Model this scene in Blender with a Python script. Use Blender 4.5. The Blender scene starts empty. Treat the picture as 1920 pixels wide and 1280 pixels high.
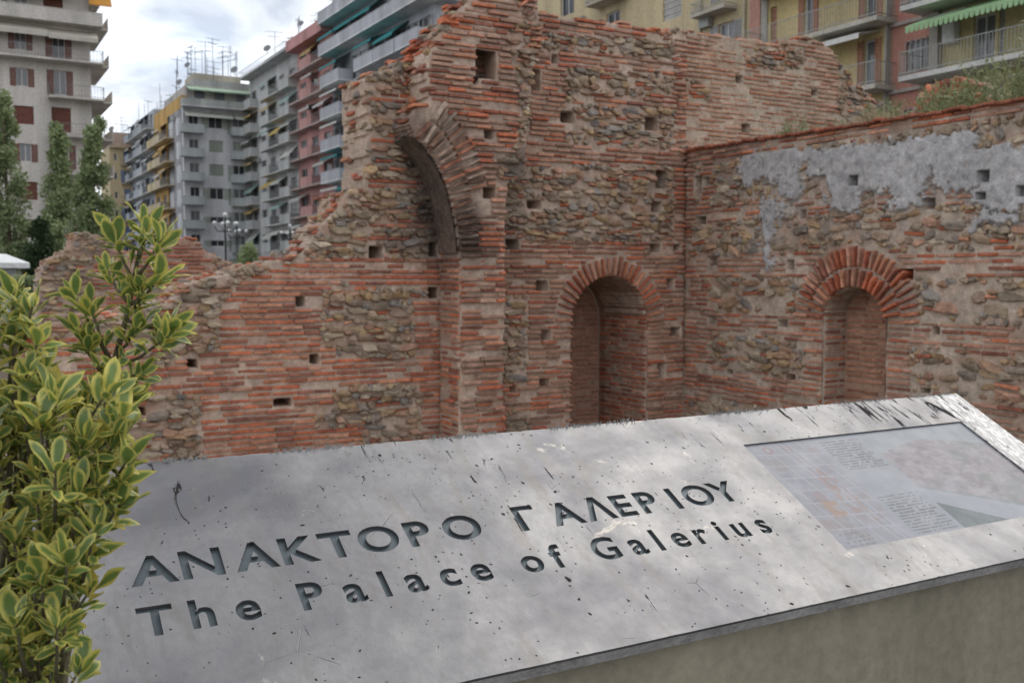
import bpy, bmesh, math, random
import numpy as np
from mathutils import Vector, Matrix
random.seed(7); rng = np.random.default_rng(7)
SC = bpy.context.scene; COL = SC.collection
# ------------------------------------------------------------------ camera
FPX, HOR, EYE = 1850.0, 520.0, 1.6
PITCH = math.atan((640-HOR)/FPX); YAW = math.radians(30)
cam_d = bpy.data.cameras.new('camera'); cam = bpy.data.objects.new('camera', cam_d); COL.objects.link(cam)
cam.location = (0, 0, EYE); cam.rotation_euler = (math.pi/2-PITCH, 0, -YAW)
cam_d.sensor_width = 36; cam_d.lens = 36*FPX/1920; cam_d.clip_start = 0.05; cam_d.clip_end = 6000
cam_d.dof.use_dof = True; cam_d.dof.focus_distance = 2.0; cam_d.dof.aperture_fstop = 8.5
SC.camera = cam
# ------------------------------------------------------------------ sky (bright overcast) and weak veiled sun
SUN_EL, SUN_AZ = math.radians(44), math.radians(72)      # azimuth from +Y towards +X
W = bpy.data.worlds.new('World'); SC.world = W; W.use_nodes = True
def build_world():
    nt = W.node_tree; N = nt.nodes; L = nt.links; N.clear()
    out = N.new('ShaderNodeOutputWorld'); bg = N.new('ShaderNodeBackground'); bg.inputs[1].default_value = 0.1
    sky = N.new('ShaderNodeTexSky'); sky.sky_type = 'NISHITA'; sky.sun_disc = False
    sky.sun_elevation = SUN_EL; sky.sun_rotation = SUN_AZ
    tc = N.new('ShaderNodeTexCoord'); sep = N.new('ShaderNodeSeparateXYZ'); L.new(tc.outputs['Generated'], sep.inputs[0])
    za = N.new('ShaderNodeMath'); za.operation = 'MAXIMUM'; za.inputs[1].default_value = 0.0; L.new(sep.outputs[2], za.inputs[0])
    zb = N.new('ShaderNodeMath'); zb.operation = 'ADD'; zb.inputs[1].default_value = 0.22; L.new(za.outputs[0], zb.inputs[0])
    dv = []
    for i in (0, 1):
        d = N.new('ShaderNodeMath'); d.operation = 'DIVIDE'; L.new(sep.outputs[i], d.inputs[0]); L.new(zb.outputs[0], d.inputs[1]); dv.append(d)
    cb = N.new('ShaderNodeCombineXYZ'); L.new(dv[0].outputs[0], cb.inputs[0]); L.new(dv[1].outputs[0], cb.inputs[1])
    n1 = N.new('ShaderNodeTexNoise'); n1.inputs['Scale'].default_value = 3.1; n1.inputs['Detail'].default_value = 8; n1.inputs['Roughness'].default_value = .55; n1.inputs['Distortion'].default_value = .5
    L.new(cb.outputs[0], n1.inputs['Vector'])
    r = N.new('ShaderNodeValToRGB'); e = r.color_ramp.elements
    e[0].position = .33; e[0].color = (2.9, 3.15, 3.6, 1)
    e[1].position = .70; e[1].color = (5.9, 5.88, 5.8, 1)
    m1 = r.color_ramp.elements.new(.46); m1.color = (4.3, 4.5, 4.85, 1)
    m2 = r.color_ramp.elements.new(.56); m2.color = (5.6, 5.7, 5.8, 1)
    L.new(n1.outputs[0], r.inputs[0])
    n2 = N.new('ShaderNodeTexNoise'); n2.inputs['Scale'].default_value = 1.7; n2.inputs['Detail'].default_value = 5
    L.new(cb.outputs[0], n2.inputs['Vector'])
    r2 = N.new('ShaderNodeValToRGB'); r2.color_ramp.elements[0].position = .3; r2.color_ramp.elements[0].color = (.72,)*3+(1,)
    r2.color_ramp.elements[1].position = .5; r2.color_ramp.elements[1].color = (.97,)*3+(1,)
    L.new(n2.outputs[0], r2.inputs[0])
    mx = N.new('ShaderNodeMixRGB'); L.new(r2.outputs[0], mx.inputs[0]); L.new(sky.outputs[0], mx.inputs[1]); L.new(r.outputs[0], mx.inputs[2])
    L.new(mx.outputs[0], bg.inputs[0]); L.new(bg.outputs[0], out.inputs[0])
build_world()
sl = bpy.data.lights.new('sun', 'SUN'); sl.energy = 0.6; sl.angle = math.radians(42); sl.color = (1, .96, .9)
sun = bpy.data.objects.new('sun', sl); COL.objects.link(sun)
sdir = Vector((math.sin(SUN_AZ)*math.cos(SUN_EL), math.cos(SUN_AZ)*math.cos(SUN_EL), math.sin(SUN_EL)))
sun.rotation_euler = sdir.to_track_quat('Z', 'Y').to_euler()
VS = SC.view_settings; VS.view_transform = 'Standard'; VS.look = 'None'; VS.gamma = 1; VS.use_curve_mapping = False; VS.exposure = 1.25
# ------------------------------------------------------------------ pixel -> direction helpers
cth, sth = math.cos(PITCH), math.sin(PITCH)
FW = np.array([math.sin(YAW)*cth, math.cos(YAW)*cth, -sth]); RT = np.array([math.cos(YAW), -math.sin(YAW), 0.0]); UP = np.cross(RT, FW)
C0 = np.array([0, 0, EYE])
def ray(px, py): return FW + RT*(px-960)/FPX - UP*(py-640)/FPX
def on_y(px, py, Y): r = ray(px, py); t = Y/r[1]; return C0 + r*t
def on_x(px, py, X): r = ray(px, py); t = X/r[0]; return C0 + r*t
def at_depth(px, py, t): return C0 + ray(px, py)*t
def project(P):
    q = P-C0; z = q@FW
    return 960+FPX*(q@RT)/z, 640-FPX*(q@UP)/z
# ------------------------------------------------------------------ object helpers
def tag(o, label=None, cat=None, group=None, kind=None):
    if label: o['label'] = label
    if cat: o['category'] = cat
    if group: o['group'] = group
    if kind: o['kind'] = kind
    return o
def empty(name, loc, label, cat, group=None, kind='thing'):
    o = bpy.data.objects.new(name, None); COL.objects.link(o); o.location = loc; o.empty_display_size = .1
    return tag(o, label, cat, group, kind)
def link(name, me, parent=None, world=None):
    o = bpy.data.objects.new(name, me); COL.objects.link(o)
    if parent is not None:
        o.parent = parent; o.matrix_parent_inverse = PINV.get(parent.name) or Matrix.Identity(4)
        if parent.name not in PINV:
            m = Matrix.Translation(parent.location) if parent.parent is None else Matrix.Identity(4)
            PINV[parent.name] = m.inverted(); o.matrix_parent_inverse = PINV[parent.name]
    if world is not None: o.matrix_basis = world
    return o
PINV = {}
class MB:
    def __init__(s): s.v = []; s.f = []; s.m = []; s.mats = []
    def mat(s, m):
        if m not in s.mats: s.mats.append(m)
        return s.mats.index(m)
    def add(s, vs, fs, mi=0):
        b = len(s.v); s.v += [tuple(v) for v in vs]; s.f += [tuple(i+b for i in f) for f in fs]; s.m += [mi]*len(fs)
    def box(s, a, b, mi=0):
        x0, y0, z0 = a; x1, y1, z1 = b
        s.add([(x0,y0,z0),(x1,y0,z0),(x1,y1,z0),(x0,y1,z0),(x0,y0,z1),(x1,y0,z1),(x1,y1,z1),(x0,y1,z1)],
              [(0,3,2,1),(4,5,6,7),(0,1,5,4),(1,2,6,5),(2,3,7,6),(3,0,4,7)], mi)
    def tube(s, pts, rad, n=6, mi=0):
        pts = [Vector(p) for p in pts]; rad = rad if isinstance(rad, (list, tuple)) else [rad]*len(pts)
        base = len(s.v); prev = None
        for i, p in enumerate(pts):
            d = (pts[min(i+1, len(pts)-1)]-pts[max(i-1, 0)]).normalized()
            a = d.orthogonal().normalized() if prev is None else (prev-d*prev.dot(d)).normalized()
            prev = a; b = d.cross(a)
            for k in range(n):
                t = 2*math.pi*k/n; s.v.append(tuple(p+(a*math.cos(t)+b*math.sin(t))*rad[i]))
        for i in range(len(pts)-1):
            for k in range(n):
                s.f.append((base+i*n+k, base+i*n+(k+1)%n, base+(i+1)*n+(k+1)%n, base+(i+1)*n+k)); s.m.append(mi)
        s.f.append(tuple(base+k for k in reversed(range(n)))); s.m.append(mi)
        s.f.append(tuple(base+(len(pts)-1)*n+k for k in range(n))); s.m.append(mi)
    def mesh(s, name, mats, smooth=False):
        me = bpy.data.meshes.new(name); me.from_pydata(s.v, [], s.f); me.update()
        for m in (mats if isinstance(mats, (list, tuple)) else [mats]): me.materials.append(m)
        if any(s.m): me.polygons.foreach_set('material_index', s.m)
        if smooth: me.polygons.foreach_set('use_smooth', [True]*len(s.f))
        return me
    def build(s, name, mats, parent=None, smooth=False): return link(name, s.mesh(name, mats, smooth), parent)
def np_mesh(name, V, F, mat, smooth=False, col=None, colname='Col'):
    """V (n,3), F (m,3|4) arrays; col (n,3) point colours"""
    me = bpy.data.meshes.new(name); V = np.asarray(V, dtype=np.float32); F = np.asarray(F, dtype=np.int32); k = F.shape[1]
    me.vertices.add(len(V)); me.vertices.foreach_set('co', V.ravel())
    me.loops.add(F.size); me.loops.foreach_set('vertex_index', F.ravel())
    me.polygons.add(len(F)); me.polygons.foreach_set('loop_start', np.arange(0, F.size, k, dtype=np.int32))
    if smooth: me.polygons.foreach_set('use_smooth', np.ones(len(F), dtype=bool))
    me.update(calc_edges=True)
    if col is not None:
        ca = me.color_attributes.new(colname, 'FLOAT_COLOR', 'POINT'); c = np.ones((len(V), 4), dtype=np.float32); c[:, :3] = col
        ca.data.foreach_set('color', c.ravel())
    me.materials.append(mat); return me
# ------------------------------------------------------------------ value noise in numpy
_tab = rng.random(65536).astype(np.float32)
def _h(i, j, k): return _tab[(i*7349 + j*9151 + k*3571) & 65535]
def vnoise(x, y, seed=0):
    xi = np.floor(x).astype(np.int64); yi = np.floor(y).astype(np.int64); fx = x-xi; fy = y-yi
    fx = fx*fx*(3-2*fx); fy = fy*fy*(3-2*fy)
    return (_h(xi, yi, seed)*(1-fx)+_h(xi+1, yi, seed)*fx)*(1-fy)+(_h(xi, yi+1, seed)*(1-fx)+_h(xi+1, yi+1, seed)*fx)*fy
def fbm(x, y, seed=0, o=4):
    r = 0; a = .5; s = 0
    for i in range(o): r = r+a*vnoise(x*2**i+i*17.3, y*2**i-i*9.1, seed+i); s += a; a *= .5
    return r/s
def inpoly(px, py, poly):
    r = np.zeros(px.shape, bool); n = len(poly); j = n-1
    for i in range(n):
        xi, yi = poly[i]; xj, yj = poly[j]
        if yi != yj: r ^= ((yi > py) != (yj > py)) & (px < (xj-xi)*(py-yi)/(yj-yi)+xi)
        j = i
    return r
# ------------------------------------------------------------------ materials
def newmat(name):
    m = bpy.data.materials.new(name); m.use_nodes = True; nt = m.node_tree; nt.nodes.clear()
    o = nt.nodes.new('ShaderNodeOutputMaterial'); p = nt.nodes.new('ShaderNodeBsdfPrincipled'); nt.links.new(p.outputs[0], o.inputs[0])
    return m, nt, p
def nn(nt, t, **k):
    n = nt.nodes.new(t)
    for a, b in k.items():
        if a.startswith('i_'):
            key = a[2:]; n.inputs[int(key) if key.isdigit() else key].default_value = b
        else: setattr(n, a, b)
    return n
def noise(nt, vec, scale, detail=4, rough=.55, dist=0):
    n = nn(nt, 'ShaderNodeTexNoise'); n.inputs['Scale'].default_value = scale; n.inputs['Detail'].default_value = detail
    n.inputs['Roughness'].default_value = rough; n.inputs['Distortion'].default_value = dist
    if vec is not None: nt.links.new(vec, n.inputs['Vector'])
    return n.outputs[0]
def ramp(nt, fac, *stops):
    r = nn(nt, 'ShaderNodeValToRGB'); e = r.color_ramp.elements
    while len(e) < len(stops): e.new(.5)
    for i, (p, c) in enumerate(stops):
        e[i].position = p; e[i].color = (c if isinstance(c, tuple) else (c,)*3)+(1,)
    nt.links.new(fac, r.inputs[0]); return r.outputs[0]
def mix(nt, fac, a, b, mode='MIX'):
    n = nn(nt, 'ShaderNodeMixRGB', blend_type=mode)
    for i, v in enumerate((fac, a, b)):
        if hasattr(v, 'node'): nt.links.new(v, n.inputs[i])
        else: n.inputs[i].default_value = v if i == 0 else (tuple(v)+(1,) if len(v) == 3 else v)
    return n.outputs[0]
def bump(nt, p, h, strength=.5, dist=.01):
    b = nn(nt, 'ShaderNodeBump'); b.inputs['Strength'].default_value = strength; b.inputs['Distance'].default_value = dist
    nt.links.new(h, b.inputs['Height']); nt.links.new(b.outputs[0], p.inputs['Normal'])
def wpos(nt): return nn(nt, 'ShaderNodeNewGeometry').outputs['Position']
def smat(name, col, rough=.8, var=.15, scale=3.0, bmp=0, metal=0, spec=.3, fine=40.0, streak=False):
    """weathered plain surface: base colour broken up by two noises in world space"""
    m, nt, p = newmat(name); w = wpos(nt)
    if streak:
        mp = nn(nt, 'ShaderNodeMapping'); mp.inputs['Scale'].default_value = (1, 1, .12); nt.links.new(w, mp.inputs[0]); w2 = mp.outputs[0]
    else: w2 = w
    c = mix(nt, 1.0, col, ramp(nt, noise(nt, w2, scale, 5, .6), (.25, 1-var*1.6), (.75, 1+var*.6)), 'MULTIPLY')
    c = mix(nt, 1.0, c, ramp(nt, noise(nt, w, fine, 3, .6), (.3, 1-var*.7), (.7, 1+var*.4)), 'MULTIPLY')
    nt.links.new(c, p.inputs['Base Color']); p.inputs['Roughness'].default_value = rough; p.inputs['Metallic'].default_value = metal
    p.inputs['Specular IOR Level'].default_value = spec
    if bmp: bump(nt, p, noise(nt, w, fine, 4, .6), bmp, .01)
    return m
def piece_mat(name, src, mott, bscale, bstr, bdist, rough=.92):
    """masonry piece: its own colour from object colour ('obj') or colour attribute ('attr'), mottled"""
    m, nt, p = newmat(name); w = wpos(nt)
    if src == 'obj': c = nn(nt, 'ShaderNodeObjectInfo').outputs['Color']
    else: c = nn(nt, 'ShaderNodeVertexColor', layer_name='Col').outputs[0]
    n1 = noise(nt, w, bscale*.35, 5, .65, .4); n2 = noise(nt, w, bscale*1.7, 4, .6)
    c = mix(nt, 1.0, c, ramp(nt, n1, (.28, 1-mott), (.72, 1+mott*.75)), 'MULTIPLY')
    c = mix(nt, 1.0, c, ramp(nt, n2, (.3, .78), (.7, 1.14)), 'MULTIPLY')
    # mortar and lime bloom left on the piece
    c = mix(nt, ramp(nt, noise(nt, w, bscale*.8, 6, .7, .6), (.53, 0.0), (.70, .5)), c, (.46, .36, .295))
    nt.links.new(c, p.inputs['Base Color']); p.inputs['Roughness'].default_value = rough; p.inputs['Specular IOR Level'].default_value = .15
    bump(nt, p, noise(nt, w, bscale, 6, .68, .3), bstr, bdist); return m
M_BRICK = piece_mat('fired_brick', 'obj', .38, 26, .9, .012); M_BRICK_A = piece_mat('fired_brick_rows', 'attr', .38, 26, .9, .012)
M_STONE = piece_mat('field_stone', 'obj', .42, 17, 1.0, .03); M_STONE_A = piece_mat('field_stone_mass', 'attr', .42, 17, 1.0, .03)
M_MORTAR = piece_mat('lime_mortar', 'attr', .35, 22, 1.0, .022)
# ------------------------------------------------------------------ masonry
def brick_variant(seed):
    r = np.random.default_rng(seed); xs = np.array([-.5, -.46, -.12, .2, .46, .5]); zs = np.array([-.5, -.36, .36, .5])
    V = []; F = []
    nx, nz = len(xs), len(zs)
    for j, z in enumerate(zs):
        for i, x in enumerate(xs):
            e = (i in (0, nx-1)) or (j in (0, nz-1))
            V.append((x+r.normal(0, .008), -.5+(.12+.10*r.random() if e else .07*r.random()), z*(1+r.normal(0, .05))))
    for j in range(nz-1):
        for i in range(nx-1): F.append((j*nx+i, j*nx+i+1, (j+1)*nx+i+1, (j+1)*nx+i))
    rim = [i for i in range(nx)]+[j*nx+nx-1 for j in range(1, nz)]+[(nz-1)*nx+i for i in range(nx-2, -1, -1)]+[j*nx for j in range(nz-2, 0, -1)]
    b = len(V)
    for i in rim: V.append((V[i][0], .5, V[i][2]))
    n = len(rim)
    for k in range(n): F.append((rim[k], b+k, b+(k+1) % n, rim[(k+1) % n]))
    return np.array(V), np.array(F)
def stone_variant(seed):
    r = np.random.default_rng(seed); n = int(r.integers(6, 10)); ang = np.sort(r.random(n)*.6+np.arange(n))*2*np.pi/n
    p = 5.0; rad = (np.abs(np.cos(ang))**p+np.abs(np.sin(ang))**p)**(-1/p)*(.5*(1+r.normal(0, .11, n)))
    V = []; F = []
    tiltx, tilty = r.normal(0, .18), r.normal(0, .18)
    for y, s in ((.5, .95), (-.22, 1.03), (-.40, .93), (-.47, .66)):
        for k in range(n):
            s2 = s*(1+r.normal(0, .05)); x, z = rad[k]*np.cos(ang[k])*s2, rad[k]*np.sin(ang[k])*s2
            V.append((x, y+r.normal(0, .04)+(tiltx*x+tilty*z if y < 0 else 0), z))
    V.append((0, -.5+r.normal(0, .04), 0))
    for l in range(3):
        for k in range(n): F.append((l*n+(k+1) % n, l*n+k, (l+1)*n+k, (l+1)*n+(k+1) % n)[::-1])
    c = len(V)-1
    for k in range(n): F.append((3*n+k, 3*n+(k+1) % n, c, c))
    return np.array(V), np.array(F)
def var_mesh(name, V, F, mat, smooth):
    me = bpy.data.meshes.new(name); me.from_pydata([tuple(v) for v in V], [], [tuple(dict.fromkeys(int(i) for i in f)) for f in F]); me.update()
    if smooth: me.polygons.foreach_set('use_smooth', [True]*len(me.polygons))
    me.materials.append(mat); return me
BV = [brick_variant(100+i) for i in range(10)]; SV = [stone_variant(200+i) for i in range(16)]
BM = [var_mesh('brick', *v, M_BRICK, False) for v in BV]; SM = [var_mesh('stone', *v, M_STONE, False) for v in SV]
BRICKS = [(.54,.175,.092),(.51,.155,.082),(.56,.215,.122),(.44,.140,.086),(.54,.250,.155),(.36,.140,.092),(.55,.285,.195),(.30,.128,.09)]
STONES = [(.43,.31,.195),(.39,.29,.20),(.36,.28,.21),(.46,.36,.255),(.34,.275,.205),(.45,.305,.175),(.36,.26,.195),(.50,.405,.305),(.32,.265,.22),(.42,.265,.175),(.46,.33,.24),(.31,.275,.245),(.45,.27,.19)]
MORTAR = np.array((.55,.425,.34))
class Wall:
    """a masonry face. frame 'M': u=+x, inwards=+y (plane y=c); frame 'R': u=-y from u0, inwards=+x (plane x=c)"""
    def __init__(s, thing, frame, c, u0=0.0):
        s.thing = thing; s.frame = frame; s.c = c; s.u0 = u0; s.bricks = []; s.stones = []
        s.zone = None; s.holes = []; s.soot = []
    def world(s, u, v, d):
        if s.frame == 'M': return np.stack(np.broadcast_arrays(u, s.c+d, v), -1).astype(float)
        return np.stack(np.broadcast_arrays(s.c+d, s.u0-u, v), -1).astype(float)
    def uv(s, px, py):
        if s.frame == 'M': P = on_y(px, py, s.c); return P[0], P[2]
        P = on_x(px, py, s.c); return s.u0-P[1], P[2]
    def pix(s, u, v): return project(s.world(np.asarray(u, float), np.asarray(v, float), 0.0))
    def rot(s): return Matrix.Identity(3) if s.frame == 'M' else Matrix.Rotation(-math.pi/2, 3, 'Z')
    def poly_uv(s, poly): return [s.uv(*p) for p in poly]
    def hole_uv(s):
        r = []
        for (px, py, w, h) in s.holes:
            a = s.uv(px-w*.6, py-h*.6); b = s.uv(px+w*.6, py+h*.6); r.append((a[0], b[0], b[1], a[1]))
        return r
    def in_hole(s, u, v, grow=0.0):
        m = np.zeros(np.broadcast(u, v).shape, bool)
        for (a, b, c, d) in s.hb: m |= (u > a-grow) & (u < b+grow) & (v > c-grow) & (v < d+grow)
        return m
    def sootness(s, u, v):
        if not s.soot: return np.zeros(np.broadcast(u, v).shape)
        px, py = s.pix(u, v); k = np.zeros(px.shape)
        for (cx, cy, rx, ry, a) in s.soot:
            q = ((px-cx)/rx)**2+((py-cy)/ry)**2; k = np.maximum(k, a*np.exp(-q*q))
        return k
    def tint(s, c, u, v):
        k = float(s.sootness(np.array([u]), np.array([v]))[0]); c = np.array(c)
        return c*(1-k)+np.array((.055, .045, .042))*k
    def brick(s, u, v, L, h, d=.0, dep=.12, ang=0.0, col=None):
        c = np.array(col if col is not None else BRICKS[int(rng.integers(len(BRICKS)))])*rng.uniform(.72, 1.18)
        s.bricks.append((u, v, L, h, d, dep, ang, tuple(s.tint(c, u, v)), int(rng.integers(len(BV)))))
    def stone(s, u, v, w, h, d=.0, dep=.2, ang=0.0, col=None):
        c = np.array(col if col is not None else STONES[int(rng.integers(len(STONES)))])*rng.uniform(.72, 1.12)
        s.stones.append((u, v, w, h, d, dep, ang, tuple(s.tint(c, u, v)), int(rng.integers(len(SV)))))
    def lay_bricks(s, codes, pitch=.085, th=.05, skip=.05, out=(.004, .032), lens=(.24, .42), warp=.012, urange=None, vrange=None, paint=None):
        v0, v1 = vrange or s.vr; u0, u1 = urange or s.ur; st = .02
        us = np.arange(u0, u1, st); v = v0+pitch*.5; row = 0
        while v < v1:
            vv = v+warp*(fbm(us*.8, us*0+row*.11, 31)-.5)*2
            z = s.zone(us, vv); ok = np.isin(z, codes) & ~s.in_hole(us, vv, .02)
            i = 0; n = len(us)
            while i < n:
                if not ok[i]: i += 1; continue
                j = i
                while j < n and ok[j]: j += 1
                a, b = us[i], us[j-1]+st; p = a+rng.uniform(0, .03)
                while p < b-.05:
                    L = rng.uniform(*lens); L = min(L, b-p)
                    if b-p-L < .07: L = b-p
                    q = rng.random(); zc = z[min(n-1, max(0, int((p+L/2-u0)/st)))]
                    sk = skip+(.1 if zc == 4 else 0)
                    if q > sk:
                        d = -rng.uniform(*out)
                        if rng.random() < .06: d += .03
                        vm = float(np.interp(p+L/2, us, vv))
                        s.brick(p+L/2, vm, L-rng.uniform(.010, .022), th*rng.uniform(.8, 1.12), d+.06, .12, rng.normal(0, .012),
                                paint(p+L/2, vm) if paint else None)
                    p += L
                i = j
            v += pitch*rng.uniform(.93, 1.07); row += 1
    def lay_stones(s, codes, hs=(.05, .135), ws=(.11, .34), prob=.96, proud=(.005, .045), rotj=.10, chips=.3, flat=1.0):
        v0, v1 = s.vr; u0, u1 = s.ur; v = v0
        while v < v1:
            h = rng.uniform(*hs); u = u0+rng.uniform(0, .2)
            while u < u1:
                w = rng.uniform(*ws); cu, cv = u+w/2, v+h/2+rng.normal(0, .025)
                tu = np.array([cu, cu-w*.38, cu+w*.38, cu, cu]); tv = np.array([cv, cv, cv, cv-h*.4, cv+h*.4])
                if np.isin(s.zone(tu, tv), codes).all() and not s.in_hole(tu, tv, .03).any():
                    q = rng.random()
                    if q < prob:
                        if rng.random() < .22 and w > .2:
                            for sg in (-1, 1): s.stone(cu+sg*w*.25, cv+rng.normal(0, .015), w*.52, h*rng.uniform(.8, 1.08), .07-rng.uniform(*proud), .16, rng.normal(0, rotj))
                        elif rng.random() < .2:
                            s.brick(cu, cv-h*.2, w*.9, .045, .05-rng.uniform(0, .03), .12, rng.normal(0, .08))
                            s.stone(cu, cv+h*.22, w*.85, h*.52, .07-rng.uniform(*proud), .16, rng.normal(0, rotj))
                        else: s.stone(cu, cv, w*1.04, h*rng.uniform(.95, 1.12), .085-rng.uniform(*proud), .2, rng.normal(0, rotj))
                elif rng.random() < .85:
                    aa, bb = u+rng.random(5)*w, v+rng.random(5)*h; okk = np.isin(s.zone(aa, bb), codes) & ~s.in_hole(aa, bb, .05)
                    for a, b, ok1 in zip(aa, bb, okk):
                        if ok1:
                            s.stone(a, b, rng.uniform(.06, .12), rng.uniform(.05, .08), .04-rng.uniform(*proud)*.6, .1, rng.normal(0, .4))
                u += w
            v += h
    def core(s, name, step=.025, T=1.2, rough=.022, out_codes=(0,), plaster=None, mcol=MORTAR, hole_d=.9):
        """mortar body: height field cut to the ruined outline, closed with thickness T"""
        us = np.arange(s.ur[0], s.ur[1]+step*.5, step); vs = np.arange(s.vr[0], s.vr[1]+step*.5, step)
        U, V = np.meshgrid(us, vs); cu = (U[:-1, :-1]+U[1:, 1:])/2; cv = (V[:-1, :-1]+V[1:, 1:])/2
        z = s.zone(cu, cv); keep = ~np.isin(z, out_codes)
        D = rough*2*(.5-fbm(U*2.2, V*2.2, 5, 5))+.03*(.5-fbm(U*9, V*9, 9, 3))+.021
        col = np.ones(U.shape+(3,))*np.array(mcol)*(.8+.4*fbm(U*1.3, V*1.6, 12, 4))[..., None]
        t2 = fbm(U*.9+40, V*.9, 22, 4)[..., None]; col = col*(1-.35*np.clip((t2-.5)*3, 0, 1))
        red = np.clip((fbm(U*2.6+9, V*4, 61, 4)-.5)*4, 0, 1)[..., None]*.45; col = col*(1-red)+np.array((.40, .20, .13))*red
        zv = s.zone(U, V)
        if plaster is not None:
            pm = (zv == 3); D = np.where(pm, -.035+.008*(fbm(U*5, V*5, 3)-.5), D)
            pc = np.array(plaster)*(.78+.42*fbm(U*2.5, V*1.4, 77, 5))[..., None]; pc = pc*(1-.25*np.clip((fbm(U*12, V*12, 71)-.55)*6, 0, 1))[..., None]
            soft = s.wash(U, V)[..., None]; soft = soft*np.clip((fbm(U*7, V*7, 81, 4)-.32)*3.2, 0, 1)[..., None]
            col = col*(1-.75*soft)+pc*.75*soft; col = np.where(pm[..., None], pc, col)
        hm = s.in_hole(U, V, 0); D = np.where(hm, hole_d, D); UG, VG = U.copy(), V.copy()
        for (a, b, c, d) in s.hb:       # unseen flare added behind hole mouths, hides lit sides so holes look dark
            q = (U > a) & (U < b) & (V > c) & (V < d); UG[q] = (a+b)/2+(U[q]-(a+b)/2)*2.3; VG[q] = (c+d)/2+(V[q]-(c+d)/2)*2.3
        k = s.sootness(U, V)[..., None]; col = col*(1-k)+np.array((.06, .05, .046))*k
        jit = .3*step; P = s.world(UG+jit*(rng.random(U.shape)-.5), VG+jit*(rng.random(U.shape)-.5), D)
        nu = len(us); nv = len(vs); idx = np.arange(nu*nv).reshape(nv, nu)
        a, b, c, d = idx[:-1, :-1], idx[:-1, 1:], idx[1:, 1:], idx[1:, :-1]
        F = [np.stack([a, b, c, d], -1)[keep]]; Vall = [P.reshape(-1, 3)]; Call = [col.reshape(-1, 3)]; base = nu*nv
        # rim, stepped back through the thickness
        K = np.pad(keep, 1); E = []
        kk = keep
        top = kk & ~K[2:, 1:-1]; bot = kk & ~K[:-2, 1:-1]; lef = kk & ~K[1:-1, :-2]; rig = kk & ~K[1:-1, 2:]
        E = np.concatenate([np.stack([c, d], -1)[top], np.stack([a, b], -1)[bot], np.stack([d, a], -1)[lef], np.stack([b, c], -1)[rig]])
        E = E.reshape(-1, 2); vid = np.unique(E); m = {int(x): i for i, x in enumerate(vid)}; lay = max(2, int(T/.12))
        uf, vf, df, cf = U.ravel()[vid], V.ravel()[vid], D.ravel()[vid], col.reshape(-1, 3)[vid]
        prev = vid.copy(); em = np.array([[m[int(x)] for x in e] for e in E])
        for l in range(1, lay+1):
            dd = df+(T-df)*l/lay; q = .05*(fbm(uf*4+dd*3, dd*4+vf*3, 8, 3)-.6)
            Vall.append(s.world(uf, vf+q*(l < lay), dd)); Call.append(cf*rng.uniform(.8, 1.05, (len(vid), 1)))
            new = base+np.arange(len(vid)); base += len(vid)
            F.append(np.stack([prev[em[:, 1]], prev[em[:, 0]], new[em[:, 0]], new[em[:, 1]]], -1)); prev = new
        me = np_mesh(name, np.concatenate(Vall), np.concatenate(F), M_MORTAR, False, np.concatenate(Call))
        o = link(name, me, s.thing)
        # coping of loose stones along broken top edges
        tops = np.argwhere(top); s.side_uv = [(us[i], vs[j]+step/2) for j, i in np.argwhere(lef)]
        s.top_uv = [(us[i]+step/2, vs[j]+step) for j, i in tops]; s.T = T
        return o
    def top_rubble(s, prob=.25, size=(.06, .2), deep=1.1, brickp=.3):
        for (u, v) in s.top_uv:
            for _ in range(3):
                if rng.random() < prob/3*1.4:
                    d = rng.uniform(.02, deep); w = rng.uniform(*size)
                    if rng.random() < brickp: s.brick(u, v+.01, w*1.5, .045, d, .2, rng.normal(0, .08))
                    else: s.stone(u, v+rng.uniform(-.02, .02), w, w*rng.uniform(.4, .7), d, .16, rng.normal(0, .15))
    def side_rubble(s, prob=.3, size=(.08, .26), deep=1.0, vmin=-1.5, brickp=.4):
        for (u, v) in s.side_uv:
            if v < vmin: continue
            for _ in range(3):
                if rng.random() < prob/3:
                    w = rng.uniform(*size); d = rng.uniform(.05, deep)
                    if rng.random() < brickp: s.brick(u+.04, v, .16, .048, d, w*1.5, rng.normal(0, .1))
                    else: s.stone(u+.05, v, rng.uniform(.12, .24), w*rng.uniform(.45, .7), d, w*1.2, rng.normal(0, .2))
    def voussoirs(s, pts, length, gap=.095, th=.048, d=.0, dep=.3, inner=True, jit=.02, cols=None):
        """bricks standing square to a path given in (u,v); length measured to the left of the path direction"""
        pts = [Vector(p) for p in pts]; seg = [(pts[i+1]-pts[i]).length for i in range(len(pts)-1)]; tot = sum(seg); t = gap/2
        while t < tot:
            a = t; i = 0
            while a > seg[i] and i < len(seg)-1: a -= seg[i]; i += 1
            dr = (pts[i+1]-pts[i]).normalized()
            # smooth the direction between segments
            f = a/seg[i]; nb = (pts[min(i+2, len(pts)-1)]-pts[min(i+1, len(pts)-2)]).normalized(); pb = (pts[i]-pts[max(i-1, 0)]).normalized() if i else dr
            dr = (dr+(nb*max(0, f-.5)+pb*max(0, .5-f))).normalized()
            n = Vector((-dr.y, dr.x)); p = pts[i]+(pts[i+1]-pts[i])*f; L = length*rng.uniform(.86, 1.06)
            c = p+n*L/2
            s.brick(c.x, c.y, L, th*rng.uniform(.85, 1.1), d+rng.uniform(-.5, .5)*jit, dep, math.atan2(n.y, n.x)+rng.normal(0, .02 if cols is None else .06), None if cols is None else cols[int(rng.integers(len(cols)))]); t += gap*rng.uniform(.93, 1.07)
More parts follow.
